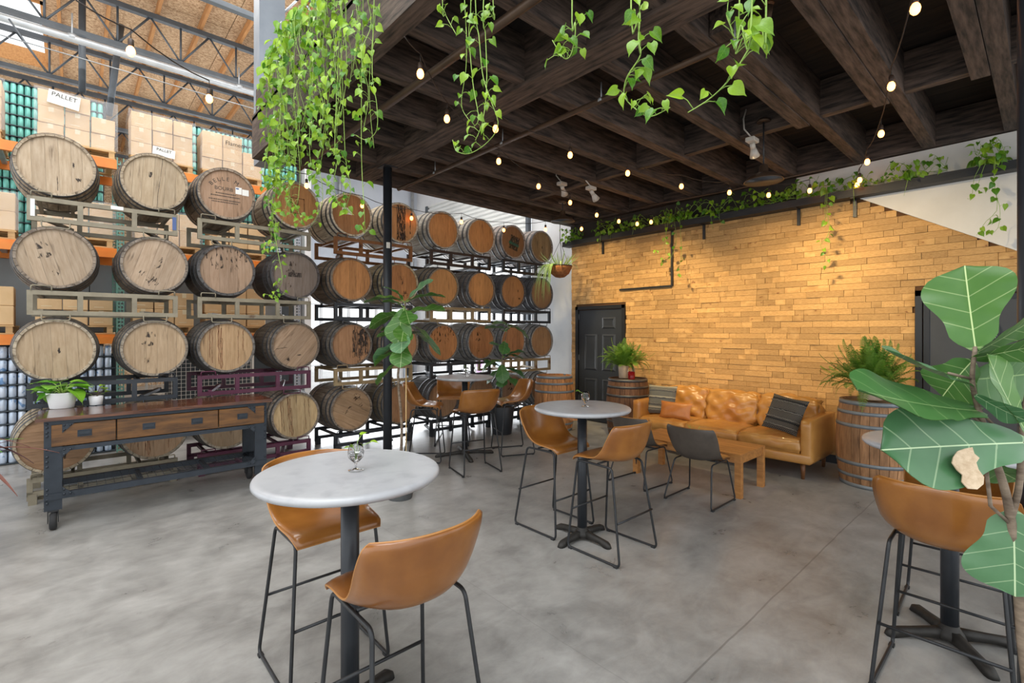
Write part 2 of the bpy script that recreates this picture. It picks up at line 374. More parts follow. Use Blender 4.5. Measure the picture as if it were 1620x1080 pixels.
def grid(f, nu, nv, closedu=False):
    vs = [f(i / nu, j / nv) for j in range(nv + 1) for i in range(nu + 1)]
    fs = [(j * (nu + 1) + i, j * (nu + 1) + i + 1, (j + 1) * (nu + 1) + i + 1, (j + 1) * (nu + 1) + i) for j in range(nv) for i in range(nu)]
    return vs, fs
def catmull(P, t):
    k = len(P) - 1; x = min(max(t, 0), .99999) * k; i = int(x); u = x - i
    p0, p1, p2, p3 = P[max(i - 1, 0)], P[i], P[i + 1], P[min(i + 2, k)]
    return tuple(.5 * ((2 * b) + (-a + c) * u + (2 * a - 5 * b + 4 * c - d) * u * u + (-a + 3 * b - 3 * c + d) * u ** 3) for a, b, c, d in zip(p0, p1, p2, p3))
def text_mesh(s, size, mat, name, parent, loc, rot, ext=.001, align='CENTER'):
    cu = bpy.data.curves.new(name, 'FONT'); cu.body = s; cu.size = size; cu.extrude = ext; cu.align_x = align; cu.align_y = 'CENTER'
    o = bpy.data.objects.new(name, cu); COL.objects.link(o)
    dg = bpy.context.evaluated_depsgraph_get(); me = bpy.data.meshes.new_from_object(o.evaluated_get(dg)); bpy.data.objects.remove(o)
    me.materials.clear(); me.materials.append(MAT[mat]); return put(me, name, parent, loc, rot)
# ================================================================== THE SETTING
XW = 7.0; ZD = 3.6
m = MB().boxb((-9, -5, -.1), (14, 22, 0)); struct(m.build('floor', 'floor'))

# --- brick-clad wall on the right
wr = MB().boxb((XW, -2.2, 0), (XW + .14, 6.05, 5.2)).build('wall_right', 'grout'); struct(wr)
D1 = (4.84, 5.93, 2.09); D2 = (-.12, 1.0, 2.08)          # the two doors: y0, y1, top
def diag(y): return 3.18 - (1.46 - y) * (3.18 - 2.471) / (1.46 - .285)
bricks = []; z = .1; row = 0
while z < 3.2:
    hgt = .0745 + random.uniform(-.004, .006); y = 6.05 - random.uniform(0, .12)
    yy = 6.05
    while yy > -2.1:
        ln = random.choice((.1, .14, .2, .24, .3, .36, .42)) * random.uniform(.9, 1.1); a, b = max(yy - ln, -2.1), yy; yy = a
        if b - a < .05: continue
        c = (a + b) / 2; zc = z + hgt / 2
        if any(d[0] - .01 < b and a < d[1] + .01 and z < d[2] + .005 for d in (D1, D2)):
            # cut at the door edges
            for d in (D1, D2):
                if z < d[2] + .005:
                    if a < d[1] < b: a = d[1] + .005
                    elif a < d[0] < b: b = d[0] - .005
                    elif d[0] <= a and b <= d[1]: a = b
            if b - a < .03: continue
        if c < 1.5 and z > diag(c): continue
        bricks.append((a, b, z, hgt, random.choice((.010, .012, .014, .017, .021))))
    z += hgt
def seen(b):
    px, py, zc = proj((XW, (b[0] + b[1]) / 2, b[2]))
    if not (0 < px < 1600 and 0 < py < 1080) or (b[1] - b[0]) < .09: return -1
    if 1010 < px < 1320 and py > 640: return -1
    return (b[1] - b[0]) * b[3] / zc ** 2
bricks.sort(key=seen, reverse=True)
cube = MB().box((0, 0, 0), (1, 1, 1)).mesh('brick', 'brick')
for a, b, z, h, d in bricks[:300]:
    put(cube, 'brick', wr, (XW - d / 2, (a + b) / 2, z + h / 2), None, (d, b - a - .003, h - .003))
mb = MB()
for a, b, z, h, d in bricks[300:]: mb.box((XW - d / 2, (a + b) / 2, z + h / 2), (d, b - a - .003, h - .003))
mb.build('brick_field', 'brick', wr)['kind'] = 'stuff'
# white stair soffit above the slanting edge
sl = MB(); yA, yB = 1.46 + .05, -2.1
vs = []
for x in (XW - .045, XW + .001):
    vs += [(x, yA, diag(yA)), (x, yB, diag(yB)), (x, yB, 3.62), (x, yA, 3.62)]
sl.add(vs, [(0, 1, 2, 3), (7, 6, 5, 4), (0, 4, 5, 1), (1, 5, 6, 2), (2, 6, 7, 3), (3, 7, 4, 0)])
struct(sl.build('wall_stair_side', 'stair_white'))
struct(MB().boxb((XW - .03, 1.5, 3.3), (XW, 2.2, 3.62)).build('wall_above_shelf', 'stair_white'))
struct(MB().boxb((XW - .04, 2.2, 3.3), (XW, 6.05, 3.62)).build('wall_dark_band', 'dark_wall'))
for y0, y1 in ((5.95, 6.05), (1.02, 4.82)):
    struct(MB().boxb((XW - .035, y0, 0), (XW, y1, .1)).build('baseboard_right', 'door_frame'))
# dark L-shaped trim on the bricks
p1, p2, p3 = atx(1063, 366, 6.96), atx(1063, 452, 6.96), atx(980, 458, 6.96)
tr = MB().bar((6.965, p1.y, 3.22), (6.965, p1.y, p2.z), .03, .03).bar((6.965, p1.y + .015, p2.z), (6.965, p3.y, p2.z), .03, .03)
struct(tr.build('trim_1', 'black_metal'))

# --- white wall beyond the brick, with a roll-up door, and the back walls
X2 = 7.15
ww = MB().boxb((X2, 6.05, 0), (X2 + .15, 7.3, 7.1)).boxb((X2, 7.3, 5.0), (X2 + .15, 11.9, 7.1)).boxb((X2, 11.3, 0), (X2 + .15, 11.9, 5.0))
struct(ww.build('wall_right_white', 'white_wall'))
dd = MB()
z = 3.15; ys = (7.3, 11.3); prof = []
while z < 5.0: prof += [(X2 - .02, z), (X2 - .06, z + .02), (X2 - .06, z + .06), (X2 - .02, z + .08)]; z += .1
vs = [(x, y, zz) for (x, zz) in prof for y in ys]
dd.add(vs, [(2 * i, 2 * i + 1, 2 * i + 3, 2 * i + 2) for i in range(len(prof) - 1)])
dr = dd.build('door_1', 'ribbed'); struct(dr)
MB().boxb((X2 - .1, 7.3, 3.08), (X2 - .01, 11.3, 3.16)).build('bottom_bar', 'steel_grey', dr)
for y in (7.34, 11.26): MB().boxb((X2 - .1, y - .04, 0), (X2 - .01, y + .04, 5.0)).build('guide_rail', 'steel_grey', dr)
for y in (8.3, 9.3, 10.3): MB().boxb((X2 + .02, y - .03, 0), (X2 + .07, y + .03, 3.1)).build('mullion', 'white_wall', dr)
for zz in (.75, 1.5, 2.3): MB().boxb((X2 + .02, 7.36, zz - .025), (X2 + .07, 11.24, zz + .025)).build('rail', 'white_wall', dr)
MB().boxb((X2 + .04, 7.36, 0), (X2 + .05, 11.24, 3.1)).build('pane', 'pane', dr)
bk = MB().boxb((3.3, 11.9, 3.05), (7.3, 12.05, 7.1)).boxb((3.3, 11.9, 0), (3.75, 12.05, 3.05)).boxb((6.75, 11.9, 0), (7.3, 12.05, 3.05))
struct(bk.build('wall_back', 'blue_wall'))
wb = MB()
for x in (3.78, 4.5, 5.2, 5.95, 6.7): wb.boxb((x - .03, 11.93, 0), (x + .03, 11.99, 3.05))
for zz in (.03, .8, 1.5, 2.3, 3.02): wb.boxb((3.78, 11.93, zz - .02), (6.72, 11.99, zz + .02))
wn = wb.build('window_1', 'white_wall'); struct(wn)
MB().boxb((3.78, 11.955, .02), (6.7, 11.965, 3.02)).build('pane', 'pane', wn)
struct(MB().boxb((3.3, 9.6, 0), (3.42, 11.9, 7.1)).build('wall_partition', 'white_wall'))
struct(MB().boxb((-7, 18.2, 0), (3.3, 18.35, 7.1)).build('wall_far', 'osb'))
for x in (4.9, 6.95):
    t = tag(MB().tube([(x, 11.8, 0 if x > 6 else 3.1), (x, 11.8, 7)], .05, 8).build('conduit_pipe', 'galv'), 'grey upright pipe on the %s of the pale back wall behind the barrels' % ('left part' if x < 6 else 'right corner'), 'pipe')
# grey container panels between the pallet rack and the cans, third shelf from the top
gp = MB()
for i in range(9): gp.boxb((-1.9 + i * .52, 9.52, 1.62), (-1.9 + i * .52 + .51, 9.56, 2.62))
struct(gp.build('wall_rack_back', 'grey_wall'))

# --- six-panel door and the grey door
def door(n, y0, y1, top, panels):
    f = MB(); x0 = XW - .05
    f.boxb((x0, y0, 0), (XW + .0, y0 + .06, top)).boxb((x0, y1 - .06, 0), (XW, y1, top)).boxb((x0, y0, top - .06), (XW, y1, top))
    fr = f.build('door_%d' % n, 'door_frame'); struct(fr)
    a, b = y0 + .07, y1 - .07; xf = XW - .022
    lf = MB().boxb((xf, a, .01), (XW - .001, b, top - .07)); leaf = lf.build('door_leaf', 'door_paint' if panels else 'door_grey', fr)
    if panels:
        w_ = (b - a); pw = w_ * .3
        for c in (a + w_ * .29, b - w_ * .29):
            for z0, z1 in ((.18, .78), (.93, 1.58), (1.68, 1.88)):
                pm = MB()
                for (g, dd_) in ((0, .0), ):
                    o_ = [(c - pw / 2, z0), (c + pw / 2, z0), (c + pw / 2, z1), (c - pw / 2, z1)]
                    i1 = [(c - pw / 2 + .025, z0 + .025), (c + pw / 2 - .025, z0 + .025), (c + pw / 2 - .025, z1 - .025), (c - pw / 2 + .025, z1 - .025)]
                    i2 = [(c - pw / 2 + .05, z0 + .05), (c + pw / 2 - .05, z0 + .05), (c + pw / 2 - .05, z1 - .05), (c - pw / 2 + .05, z1 - .05)]
                    vs = [(xf - .004, *q) for q in o_] + [(xf + .008 - .012, *q) for q in i1] + [(xf - .014, *q) for q in i2]
                    vs[0:4] = [(xf - .001, *q) for q in o_]; vs[4:8] = [(xf - .013, *q) for q in i1]; vs[8:12] = [(xf - .006, *q) for q in i2]
                    fs = [(8, 9, 10, 11)] + [(i, (i + 1) % 4, 4 + (i + 1) % 4, 4 + i) for i in range(4)] + [(4 + i, 4 + (i + 1) % 4, 8 + (i + 1) % 4, 8 + i) for i in range(4)]
                    pm.add(vs, fs)
                pm.build('raised_panel', 'door_paint', fr)
        for zz in (.35, 1.1, 1.85): MB().boxb((xf - .012, b - .01, zz), (xf, b + .015, zz + .1)).build('hinge', 'steel_grey', fr)
        MB().lathe([(.0, 0), (.028, .004), (.03, .02), (.02, .045), (0, .05)], 12).build('door_knob', 'black_metal', fr)
        k = fr.children[-1]; k.location = (xf, a + .07, 1.0); k.rotation_euler = (0, -PI / 2, 0)
    else:
        MB().boxb((XW - .035, a + .0, 0), (XW - .02, a + .05, top - .07)).boxb((XW - .035, b - .05, 0), (XW - .02, b, top - .07)).boxb((XW - .035, a, top - .12), (XW - .02, b, top - .07)).build('door_stop', 'door_frame', fr)
    return fr
door(2, *D1, True); door(3, *D2, False)
sg = thing('round_sign', 'round black sign with pale sail shapes on the grey door at the right', 'sign', (XW - .035, .49, 1.63))
MB().lathe([(.16, 0), (.16, .012), (.15, .014)], 40).build('disc', 'label_dark' if 'label_dark' in MAT else 'black_metal', sg).rotation_euler = (0, -PI / 2, 0)
for poly in (((-.13, -.07), (-.03, -.05), (-.1, -.03)), ((.02, .09), (-.03, -.045), (-.075, -.055)), ((-.05, .02), (-.075, .045), (-.1, -.045), (-.14, -.05))):
    p = MB().prism([(y, z_) for y, z_ in poly], 0, .004).build('sail_mark', 'paper', sg); p.rotation_euler = (PI / 2, 0, PI / 2); p.location = (-.02, 0, 0)

# --- long black shelf on the brick wall
sh = thing('wall_shelf', 'long black plank shelf carrying trailing vines along the top of the brick wall', 'shelf', (6.89, 3.0, 3.21))
def rel(root, mbx): 
    l = root.location; mbx.v = [(v[0] - l.x, v[1] - l.y, v[2] - l.z) for v in mbx.v]; return mbx
rel(sh, MB().boxb((6.8, -1.6, 3.212), (6.998, 6.12, 3.30))).build('shelf_board', 'black_shelf', sh)
for px in (953, 1113, 1263, 1352):
    y = atx(px, 350, 6.95).y
    rel(sh, MB().boxb((6.955, y - .018, 3.0), (6.975, y + .018, 3.212)).bar((6.82, y, 3.205), (6.965, y, 3.205), .03, .008)).build('bracket', 'black_metal', sh)

# --- timber deck overhead
dk = thing('mezzanine_deck', 'dark stained timber deck with heavy joists over the seating area', 'deck', (4.2, 3.0, ZD))
def dpart(name, lo, hi, mat): return rel(dk, MB().boxb(lo, hi)).build(name, mat, dk)
dpart('girder', (2.68, -2.2, 3.6), (2.92, 5.95, 4.0), 'deck_wood_y')
dpart('edge_girder', (1.5, -2.2, 3.58), (1.63, 6.05, 4.06), 'deck_wood_y')
dpart('rim_joist', (1.63, 5.95, 3.6), (6.98, 6.05, 4.0), 'deck_wood')
dpart('ledger', (6.9, -2.2, 3.63), (6.98, 5.95, 3.98), 'deck_wood_y')
JY = [5.42, 4.77, 4.13, 3.5, 2.86, 2.23, 1.61, .99, .36, -.28, -.92, -1.56]
for y in JY:
    dpart('joist', (1.63, y - .045, 3.63), (2.68, y + .045, 3.99), 'deck_wood')
    dpart('joist', (2.92, y - .055, 3.62), (5.3, y + .055, 3.99), 'deck_wood')
    if y < 2: dpart('joist', (3.5 + random.uniform(-.3, .3), y - .17, 3.63), (6.9, y - .06, 3.99), 'deck_wood')
    else: dpart('joist', (5.3, y - .055, 3.62), (6.9, y + .055, 3.99), 'deck_wood')
for a, b in zip(JY, JY[1:]): dpart('blocking', (5.2, b + .055, 3.65), (5.28, a - (.17 if a < 2 else .055), 3.98), 'deck_wood_y')
x = 1.5
while x < 6.95:
    dpart('deck_board', (x, -2.2, 4.0), (min(x + .285, 6.98), 6.05, 4.035), 'deck_board'); x += .29
# upper parapet planter box standing on the left edge, from which the vines hang
pb = thing('edge_planter', 'dark trough planter on the left edge of the deck holding the trailing pothos', 'planter', (1.6, 3.0, 4.06))
rel(pb, MB().boxb((1.5, .2, 4.062), (1.78, 5.9, 4.3))).build('trough', 'deck_wood_y', pb)
rel(pb, MB().boxb((1.52, .22, 4.3), (1.76, 5.88, 4.31))).build('soil', 'soil', pb)

# steel columns
for nm, x, y, lab in (('left', 2.80, 5.33, 'round black steel column carrying the deck in front of the barrels'), ('right', 2.83, .035, 'round blue-black steel column at the right edge beside the fig leaves')):
    c = thing('steel_column', lab, 'column', (x, y, 0))
    MB().lathe([(.052, 0), (.052, ZD)], 24).build('shaft', 'pole_paint', c)
    MB().box((0, 0, .006), (.2, .2, .012)).build('base_plate', 'pole_paint', c)
    MB().box((0, 0, ZD - .006), (.18, .18, .012)).build('cap_plate', 'pole_paint', c)
    if nm == 'left':
        MB().lathe([(.0535, 0), (.0535, .07)], 24).build('sticker', 'paper', c); c.children[-1].location = (0, 0, 2.62); c.children[-1].scale = (1, 1, 1)
        c.children[-1].data = MB().add([(.0535 * math.cos(a_), .0535 * math.sin(a_), z_) for z_ in (0, .07) for a_ in [R(-132 + 8 * i) for i in range(7)]], [(i, i + 1, i + 8, i + 7) for i in range(6)]).mesh('sticker', 'fixture_white')
tag(MB().boxb((1.58, 6.07, 3.58), (1.86, 6.3, 6.98)).build('square_column', 'column_grey'), 'grey square column rising from the deck corner behind the pothos', 'column')

# --- roof: OSB sheets on purlins, skylight, open web trusses
ce = MB().boxb((-8, 2.3, 7.12), (-2.8, 18.4, 7.2)).boxb((-.36, 2.3, 7.12), (7.3, 18.4, 7.2)).boxb((-2.8, 2.3, 7.12), (-.36, 11.08, 7.2)).boxb((-2.8, 13.52, 7.12), (-.36, 18.4, 7.2)).build('ceiling', 'purlin'); struct(ce)
osb = MB().box((0, 0, 0), (2.43, 1.21, .02)).mesh('osb_panel', 'osb')
for i in range(-3, 3):
    for j in range(-8, 5):
        cx, cy = -.36 - 1.22 - 2.44 * i, 12.3 + .61 + 1.22 * j
        if i == 0 and j in (0, -1): continue
        put(osb, 'osb_panel', ce, (cx, cy, 7.05))
pu = MB().box((0, 0, 0), (.045, 16, .14)).mesh('purlin', 'purlin')
x = -7.5
while x < 6.6:
    if not -2.7 < x < -.5: put(pu, 'purlin', ce, (x, 10.4, 6.96))
    x += .61
sk = MB()
sk.boxb((-2.8, 11.08, 7.0), (-2.75, 13.52, 7.2)).boxb((-.41, 11.08, 7.0), (-.36, 13.52, 7.2)).boxb((-2.8, 11.08, 7.0), (-.36, 11.12, 7.2)).boxb((-2.8, 13.47, 6.9), (-.36, 13.52, 7.2))
wk = sk.build('window_2', 'purlin'); struct(wk)
MB().boxb((-2.78, 11.12, 7.19), (-.38, 13.5, 7.2)).build('pane', 'pane', wk)
WN = ['nearest the deck edge', 'above the pallet rack front', 'above the teal cans', 'behind the skylight', 'farthest back']
for Yt, lab in ((7.75, 'grey open web roof truss nearest the camera, at the top edge'), (9.95, 'grey open web roof truss above the white pipe'), (12.0, 'grey open web roof truss in front of the skylight'), (14.1, 'grey open web roof truss just above the stacked cartons'), (16.2, 'grey open web roof truss farthest back')):
    t = thing('roof_truss', lab, 'truss', (-1, Yt, 6.2))
    rel(t, MB().boxb((-6.5, Yt - .045, 6.16), (5, Yt + .045, 6.23))).build('bottom_chord', 'steel_grey', t)
    rel(t, MB().boxb((-6.5, Yt - .045, 6.80), (5, Yt + .045, 6.88))).build('top_chord', 'steel_grey', t)
    n = 0; x = -6.2
    wm = {}
    for kind, (dx,) in (('web_rod', (.42,)), ('web_rod2', (-.42,)), ('web_post', (0,))):
        wm[kind] = MB().tube([(0, 0, .02), (dx, 0, .62)], .016, 6).mesh('web_rod', 'steel_grey')
    while x < 4.6:
        put(wm['web_rod'], 'web_rod', t, (x + 1, 0, 0)); put(wm['web_post'], 'web_rod', t, (x + 1, 0, 0)); put(wm['web_rod2'], 'web_rod', t, (x + 1, 0, 0)); x += .84
def pipe(name, pts, r, mat, label, cat='pipe', n=10):
    t = MB().tube(pts, r, n).build(name, mat); return tag(t, label, cat)
pg = thing('water_main', 'thick galvanised pipe running under the roof at the upper left', 'pipe', (-1, 9.33, 5.8))
rel(pg, MB().tube([(-4, 9.33, 5.8), (4, 9.33, 5.8)], .05, 14)).build('pipe_run', 'galv', pg)
for px in (114, 378): 
    x = aty(px, 60, 9.33).x
    rel(pg, MB().tube([(x, 9.33, 5.8), (x, 9.33, 6.16)], .01, 6).lathe([(.058, -.03), (.062, 0), (.058, .03)], 12, (x, 9.33, 5.82))).build('hanger', 'galv', pg)
pipe('drop_pipe', [(.1, 10.1, 5.35), (.1, 10.1, 6.95)], .045, 'steel_grey', 'dark upright pipe dropping from the roof left of the slanting brace')
pipe('brace_pipe', [tuple(aty(172, 182, 11)), tuple(aty(195, 16, 11))], .05, 'steel_grey', 'slanting grey brace tube between the roof trusses')
pipe('guy_wire', [tuple(aty(0, 55, 8.9)), tuple(aty(412, 175, 8.9))], .008, 'galv', 'thin pale wire stretched across under the roof', 'wire', 5)
pipe('guy_wire', [tuple(aty(14, 30, 9.0)), tuple(aty(72, 112, 9.0))], .012, 'steel_grey', 'thin dark rod slanting across the skylight', 'wire', 5)
pipe('sprinkler_pipe', [(1.97, -1, 3.54), (1.97, 5.9, 3.54)], .03, 'lamp_shade', 'dark sprinkler pipe under the deck between the two girders')
sp = thing('sprinkler_pipe', 'dark sprinkler pipe with an upturned elbow under the joists', 'pipe', (3.26, 3, 3.55))
e = atz(1215, 48, 3.55).y
rel(sp, MB().tube(fillet([(3.26, 5.9, 3.55), (3.26, e, 3.55), (3.26, e - .02, 3.68)], .05), .024, 10)).build('pipe_run', 'lamp_shade', sp)
rel(sp, MB().lathe([(.012, 0), (.03, .01), (.03, .018), (0, .02)], 10, (3.26, e - .02, 3.68))).build('sprinkler_head', 'rack_rust', sp)
for y in (5.0, 3.75, 2.5, 1.4): rel(sp, MB().tube([(3.26, y, 3.55), (3.26, y, 3.7)], .006, 5).lathe([(.029, -.012), (.031, 0), (.029, .012)], 10, (3.26, y, 3.55))).build('hanger', 'galv', sp)
pipe('conduit_pipe', [tuple(atx(1000, 330, 6.7)), tuple(atx(1160, 300, 6.7)), tuple(atx(1319, 264, 6.7))], .014, 'lamp_shade', 'thin conduit running under the joists above the wall shelf', 'pipe', 6)
# ================================================================== BARRELS
BL = .90; RH = .277; RE = .292; RB = .332
def rad(t): return RE + (RB - RE) * (1 - (2 * t - 1) ** 2)      # outer radius of the staves along the height
NS = 26
def stave_mesh(joined=False):
    m = MB()
    def one(a0, a1):
        k = 8; vs = []
        for i in range(k + 1):
            t = i / k; ro = rad(t); ri = ro - .022
            for a, r in ((a0, ro), ((a0 + a1) / 2, ro * 1.002), (a1, ro), (a1, ri), (a0, ri)): vs.append((r * math.cos(a), r * math.sin(a), t * BL))
        fs = []
        for i in range(k):
            for j in range(5): fs.append((i * 5 + j, i * 5 + (j + 1) % 5, i * 5 + 5 + (j + 1) % 5, i * 5 + 5 + j))
        fs += [(4, 3, 2, 1, 0), tuple(k * 5 + j for j in range(5))]
        m.add(vs, fs)
    g = .006
    if joined:
        for s in range(NS): one(2 * PI * s / NS + g, 2 * PI * (s + 1) / NS - g)
    else: one(-PI / NS + g, PI / NS - g)
    return m.mesh('stave', 'stave_oak')
STAVE, STAVES = stave_mesh(), stave_mesh(True)
def hoop_mesh(z0, z1, mat):
    r0, r1 = rad(z0 / BL), rad(z1 / BL)
    return MB().lathe([(r0 + .0015, z0), (r0 + .0045, z0), (r1 + .0045, z1), (r1 + .0015, z1)], 40, closed=True).mesh('hoop', mat)
HZ = ((.0, .042), (.105, .14), (.235, .272))
HOOPS = {k: [hoop_mesh(a, b, k) for a, b in HZ] + [hoop_mesh(BL - b, BL - a, k) for a, b in HZ] for k in ('hoop', 'hoop_bright')}
def board_meshes(cuts):
    out = []
    for a, b in zip(cuts, cuts[1:]):
        a2, b2 = a + .0006, b - .0006; n = 7; pts = []
        for i in range(n + 1):
            x = a2 + (b2 - a2) * i / n; pts.append((x, math.sqrt(max(RH ** 2 - x * x, 0))))
        poly = [(x, -y) for x, y in pts] + [(x, y) for x, y in reversed(pts)]
        if abs(pts[0][1]) < 1e-4: poly = poly[1:]
        out.append(MB().prism(poly, -.02, 0).mesh('head_board', 'head_oak'))
    return out
CUTS = [[-RH, -.17, -.075, .02, .11, .19, RH], [-RH, -.19, -.11, -.01, .085, .18, RH], [-RH, -.15, -.03, .07, .16, RH]]
BOARDS = [board_meshes(c) for c in CUTS]
HEADDISC = MB().prism([(RH * math.cos(2 * PI * i / 20), RH * math.sin(2 * PI * i / 20)) for i in range(20)], 0, .02).mesh('bottom_head', 'head_oak')
def stain_mesh(kind):
    "dark spill marks soaked into the head, each a thin irregular film"
    rnd = random.Random(kind); m = MB()
    def blob(cx, cy, w, h, jag=.25, n=18):
        p = []
        for i in range(n):
            a = 2 * PI * i / n; q = 1 + rnd.uniform(-jag, jag)
            x, y = cx + w * math.cos(a) * q, cy + h * math.sin(a) * q
            r = math.hypot(x, y)
            if r > RH - .004: x, y = x * (RH - .004) / r, y * (RH - .004) / r
            p.append((x, y))
        m.prism(p, .0003, .0009)
    def drip(x, y0, y1, wd):
        p1, p2 = [], []; n = 9
        for i in range(n + 1):
            y = y0 + (y1 - y0) * i / n; xx = x + rnd.uniform(-.004, .004); q = wd * rnd.uniform(.5, 1.1)
            lim = math.sqrt(max(RH ** 2 - (abs(xx) + q) ** 2, 0)) - .004
            yy = max(-lim, min(lim, y)); p1.append((xx - q, yy)); p2.append((xx + q, yy))
        m.prism(p1 + p2[::-1], .0003, .0008)
    if kind == 'right_dark':
        for i in range(16): drip(.02 + i * .0145, rnd.uniform(.15, .26), rnd.uniform(-.26, -.1), rnd.uniform(.004, .011))
        blob(.16, .1, .07, .13, .3)
    elif kind == 'mid_dark':
        for i in range(9): drip(-.05 + i * .016, .26, rnd.uniform(-.24, -.27), rnd.uniform(.007, .011))
        blob(.03, -.19, .07, .06, .3); drip(.17, .13, -.14, .008)
    elif kind == 'drips':
        for x, a, b, w_ in ((-.17, .2, -.12, .004), (-.145, .19, -.18, .003), (-.08, .25, -.2, .005), (-.06, .22, -.25, .005), (-.045, .1, -.24, .004), (-.09, .23, .0, .003), (.12, .2, -.2, .003), (.17, .19, -.05, .004)): drip(x, a, b, w_)
    elif kind == 'spots':
        blob(-.05, .07, .018, .03, .3)
        drip(.04, .27, -.27, .0022)
    elif kind == 'spots2':
        blob(.125, .02, .007, .028, .4); blob(.155, -.115, .022, .02, .5); drip(.0, -.1, -.24, .003)
    elif kind == 'bung': blob(.02, -.01, .01, .03, .3)
    elif kind == 'smoke':
        for i in range(3): blob(rnd.uniform(-.12, .12), rnd.uniform(-.15, .15), rnd.uniform(.03, .07), rnd.uniform(.02, .05), .3)
    elif kind == 'dark_top':
        for i in range(9): drip(-.2 + i * .05, math.sqrt(max(RH ** 2 - (-.2 + i * .05) ** 2, 0)), rnd.uniform(-.05, .15), rnd.uniform(.01, .02))
    elif kind == 'low_right': blob(-.03, -.13, .03, .03, .4); blob(.08, -.16, .05, .05, .4); blob(.02, .05, .03, .06, .4)
    return m.mesh('wine_stain', 'stain_brown' if kind == 'drips' else 'stain_faint' if kind in ('smoke', 'low_right', 'dark_top') else 'stain')
M('stain', '2a211c', '453830', 20, rough=.6); M('stain_brown', '6a4024', '7d5030', 20, rough=.6)
for nm_, lo, hi in (('stain', .38, .62), ('stain_brown', .3, .5)):      # soaked-in film: patchy coverage
    for sfx, l2, h2 in (('', lo, hi), ('_faint', .5, .72)):
        mt = MAT[nm_] if not sfx else MAT[nm_].copy()
        MAT[nm_ + sfx] = mt; nt = mt.node_tree; n_ = nt.nodes.new('ShaderNodeTexNoise'); n_.inputs['Scale'].default_value = 26; n_.inputs['Detail'].default_value = 6
        tc_ = nt.nodes.new('ShaderNodeTexCoord'); mp_ = nt.nodes.new('ShaderNodeMapping'); mp_.inputs['Scale'].default_value = (1.6, .5, 1); nt.links.new(tc_.outputs['Object'], mp_.inputs[0]); nt.links.new(mp_.outputs[0], n_.inputs['Vector'])
        r_ = nt.nodes.new('ShaderNodeMapRange'); r_.inputs[1].default_value = l2; r_.inputs[2].default_value = h2; nt.links.new(n_.outputs[0], r_.inputs[0]); nt.links.new(r_.outputs[0], nt.nodes['Principled BSDF'].inputs['Alpha'])
ROWN = ['top', 'second', 'third', 'bottom']; ORD = ['first', 'second', 'third', 'fourth', 'fifth', 'sixth', 'seventh', 'eighth', 'ninth', 'tenth']
def make_barrel(label, loc, lying=True, roll=0, head=(.72, .6, .48), side=(.5, .46, .41), hoopm='hoop', individual=True, stain=None, cut=0, group=None):
    t = thing('oak_barrel', label, 'barrel', loc, 0, group)
    if lying: t.rotation_euler = (PI / 2, -roll, 0)
    else: t.rotation_euler = (0, 0, roll)
    sc = lambda c: tuple(x ** 2.2 for x in c) + (1,)
    if lying and individual: side = tuple(min(.95, x * 1.16) for x in side)
    if individual:
        for s in range(NS):
            q = random.uniform(.93, 1.07); put(STAVE, 'stave', t, None, (0, 0, 2 * PI * s / NS), None, tuple(x * q for x in sc(side)[:3]) + (1,))
    else:
        o = put(STAVES, 'stave', t, None, None, None, sc(side)); o['kind'] = 'stuff'
    for h in HOOPS[hoopm]: put(h, 'hoop', t)
    head = tuple(x * .88 for x in head) if head[2] > .4 else (head[0] * .94, head[1] * 1.02, head[2] * 1.12); q0 = sc(head)
    for b in BOARDS[cut]:
        q = random.uniform(.9, 1.1); put(b, 'head_board', t, (0, 0, BL - .022), None, None, tuple(x * q for x in q0[:3]) + (1,))
    put(HEADDISC, 'bottom_head', t, (0, 0, .03), None, None, q0)
    if stain:
        s_ = put(stain_mesh(stain), 'wine_stain', t, (0, 0, BL - .022), (0, 0, roll if lying else 0)); s_['label'] = 'dark stain on the head'
    return t
COLX = [-.125, .645, 1.318, 2.085, 2.818, 3.56, 4.309, 5.073, 5.796, 6.52]
ROWZ = [3.219, 2.335, 1.449, .567]
YF = 6.37
GT, OT, DK = (.80, .70, .60), (.86, .58, .34), (.66, .5, .38)  # orange heads of the right columns: oak tone plus warm lamp tint
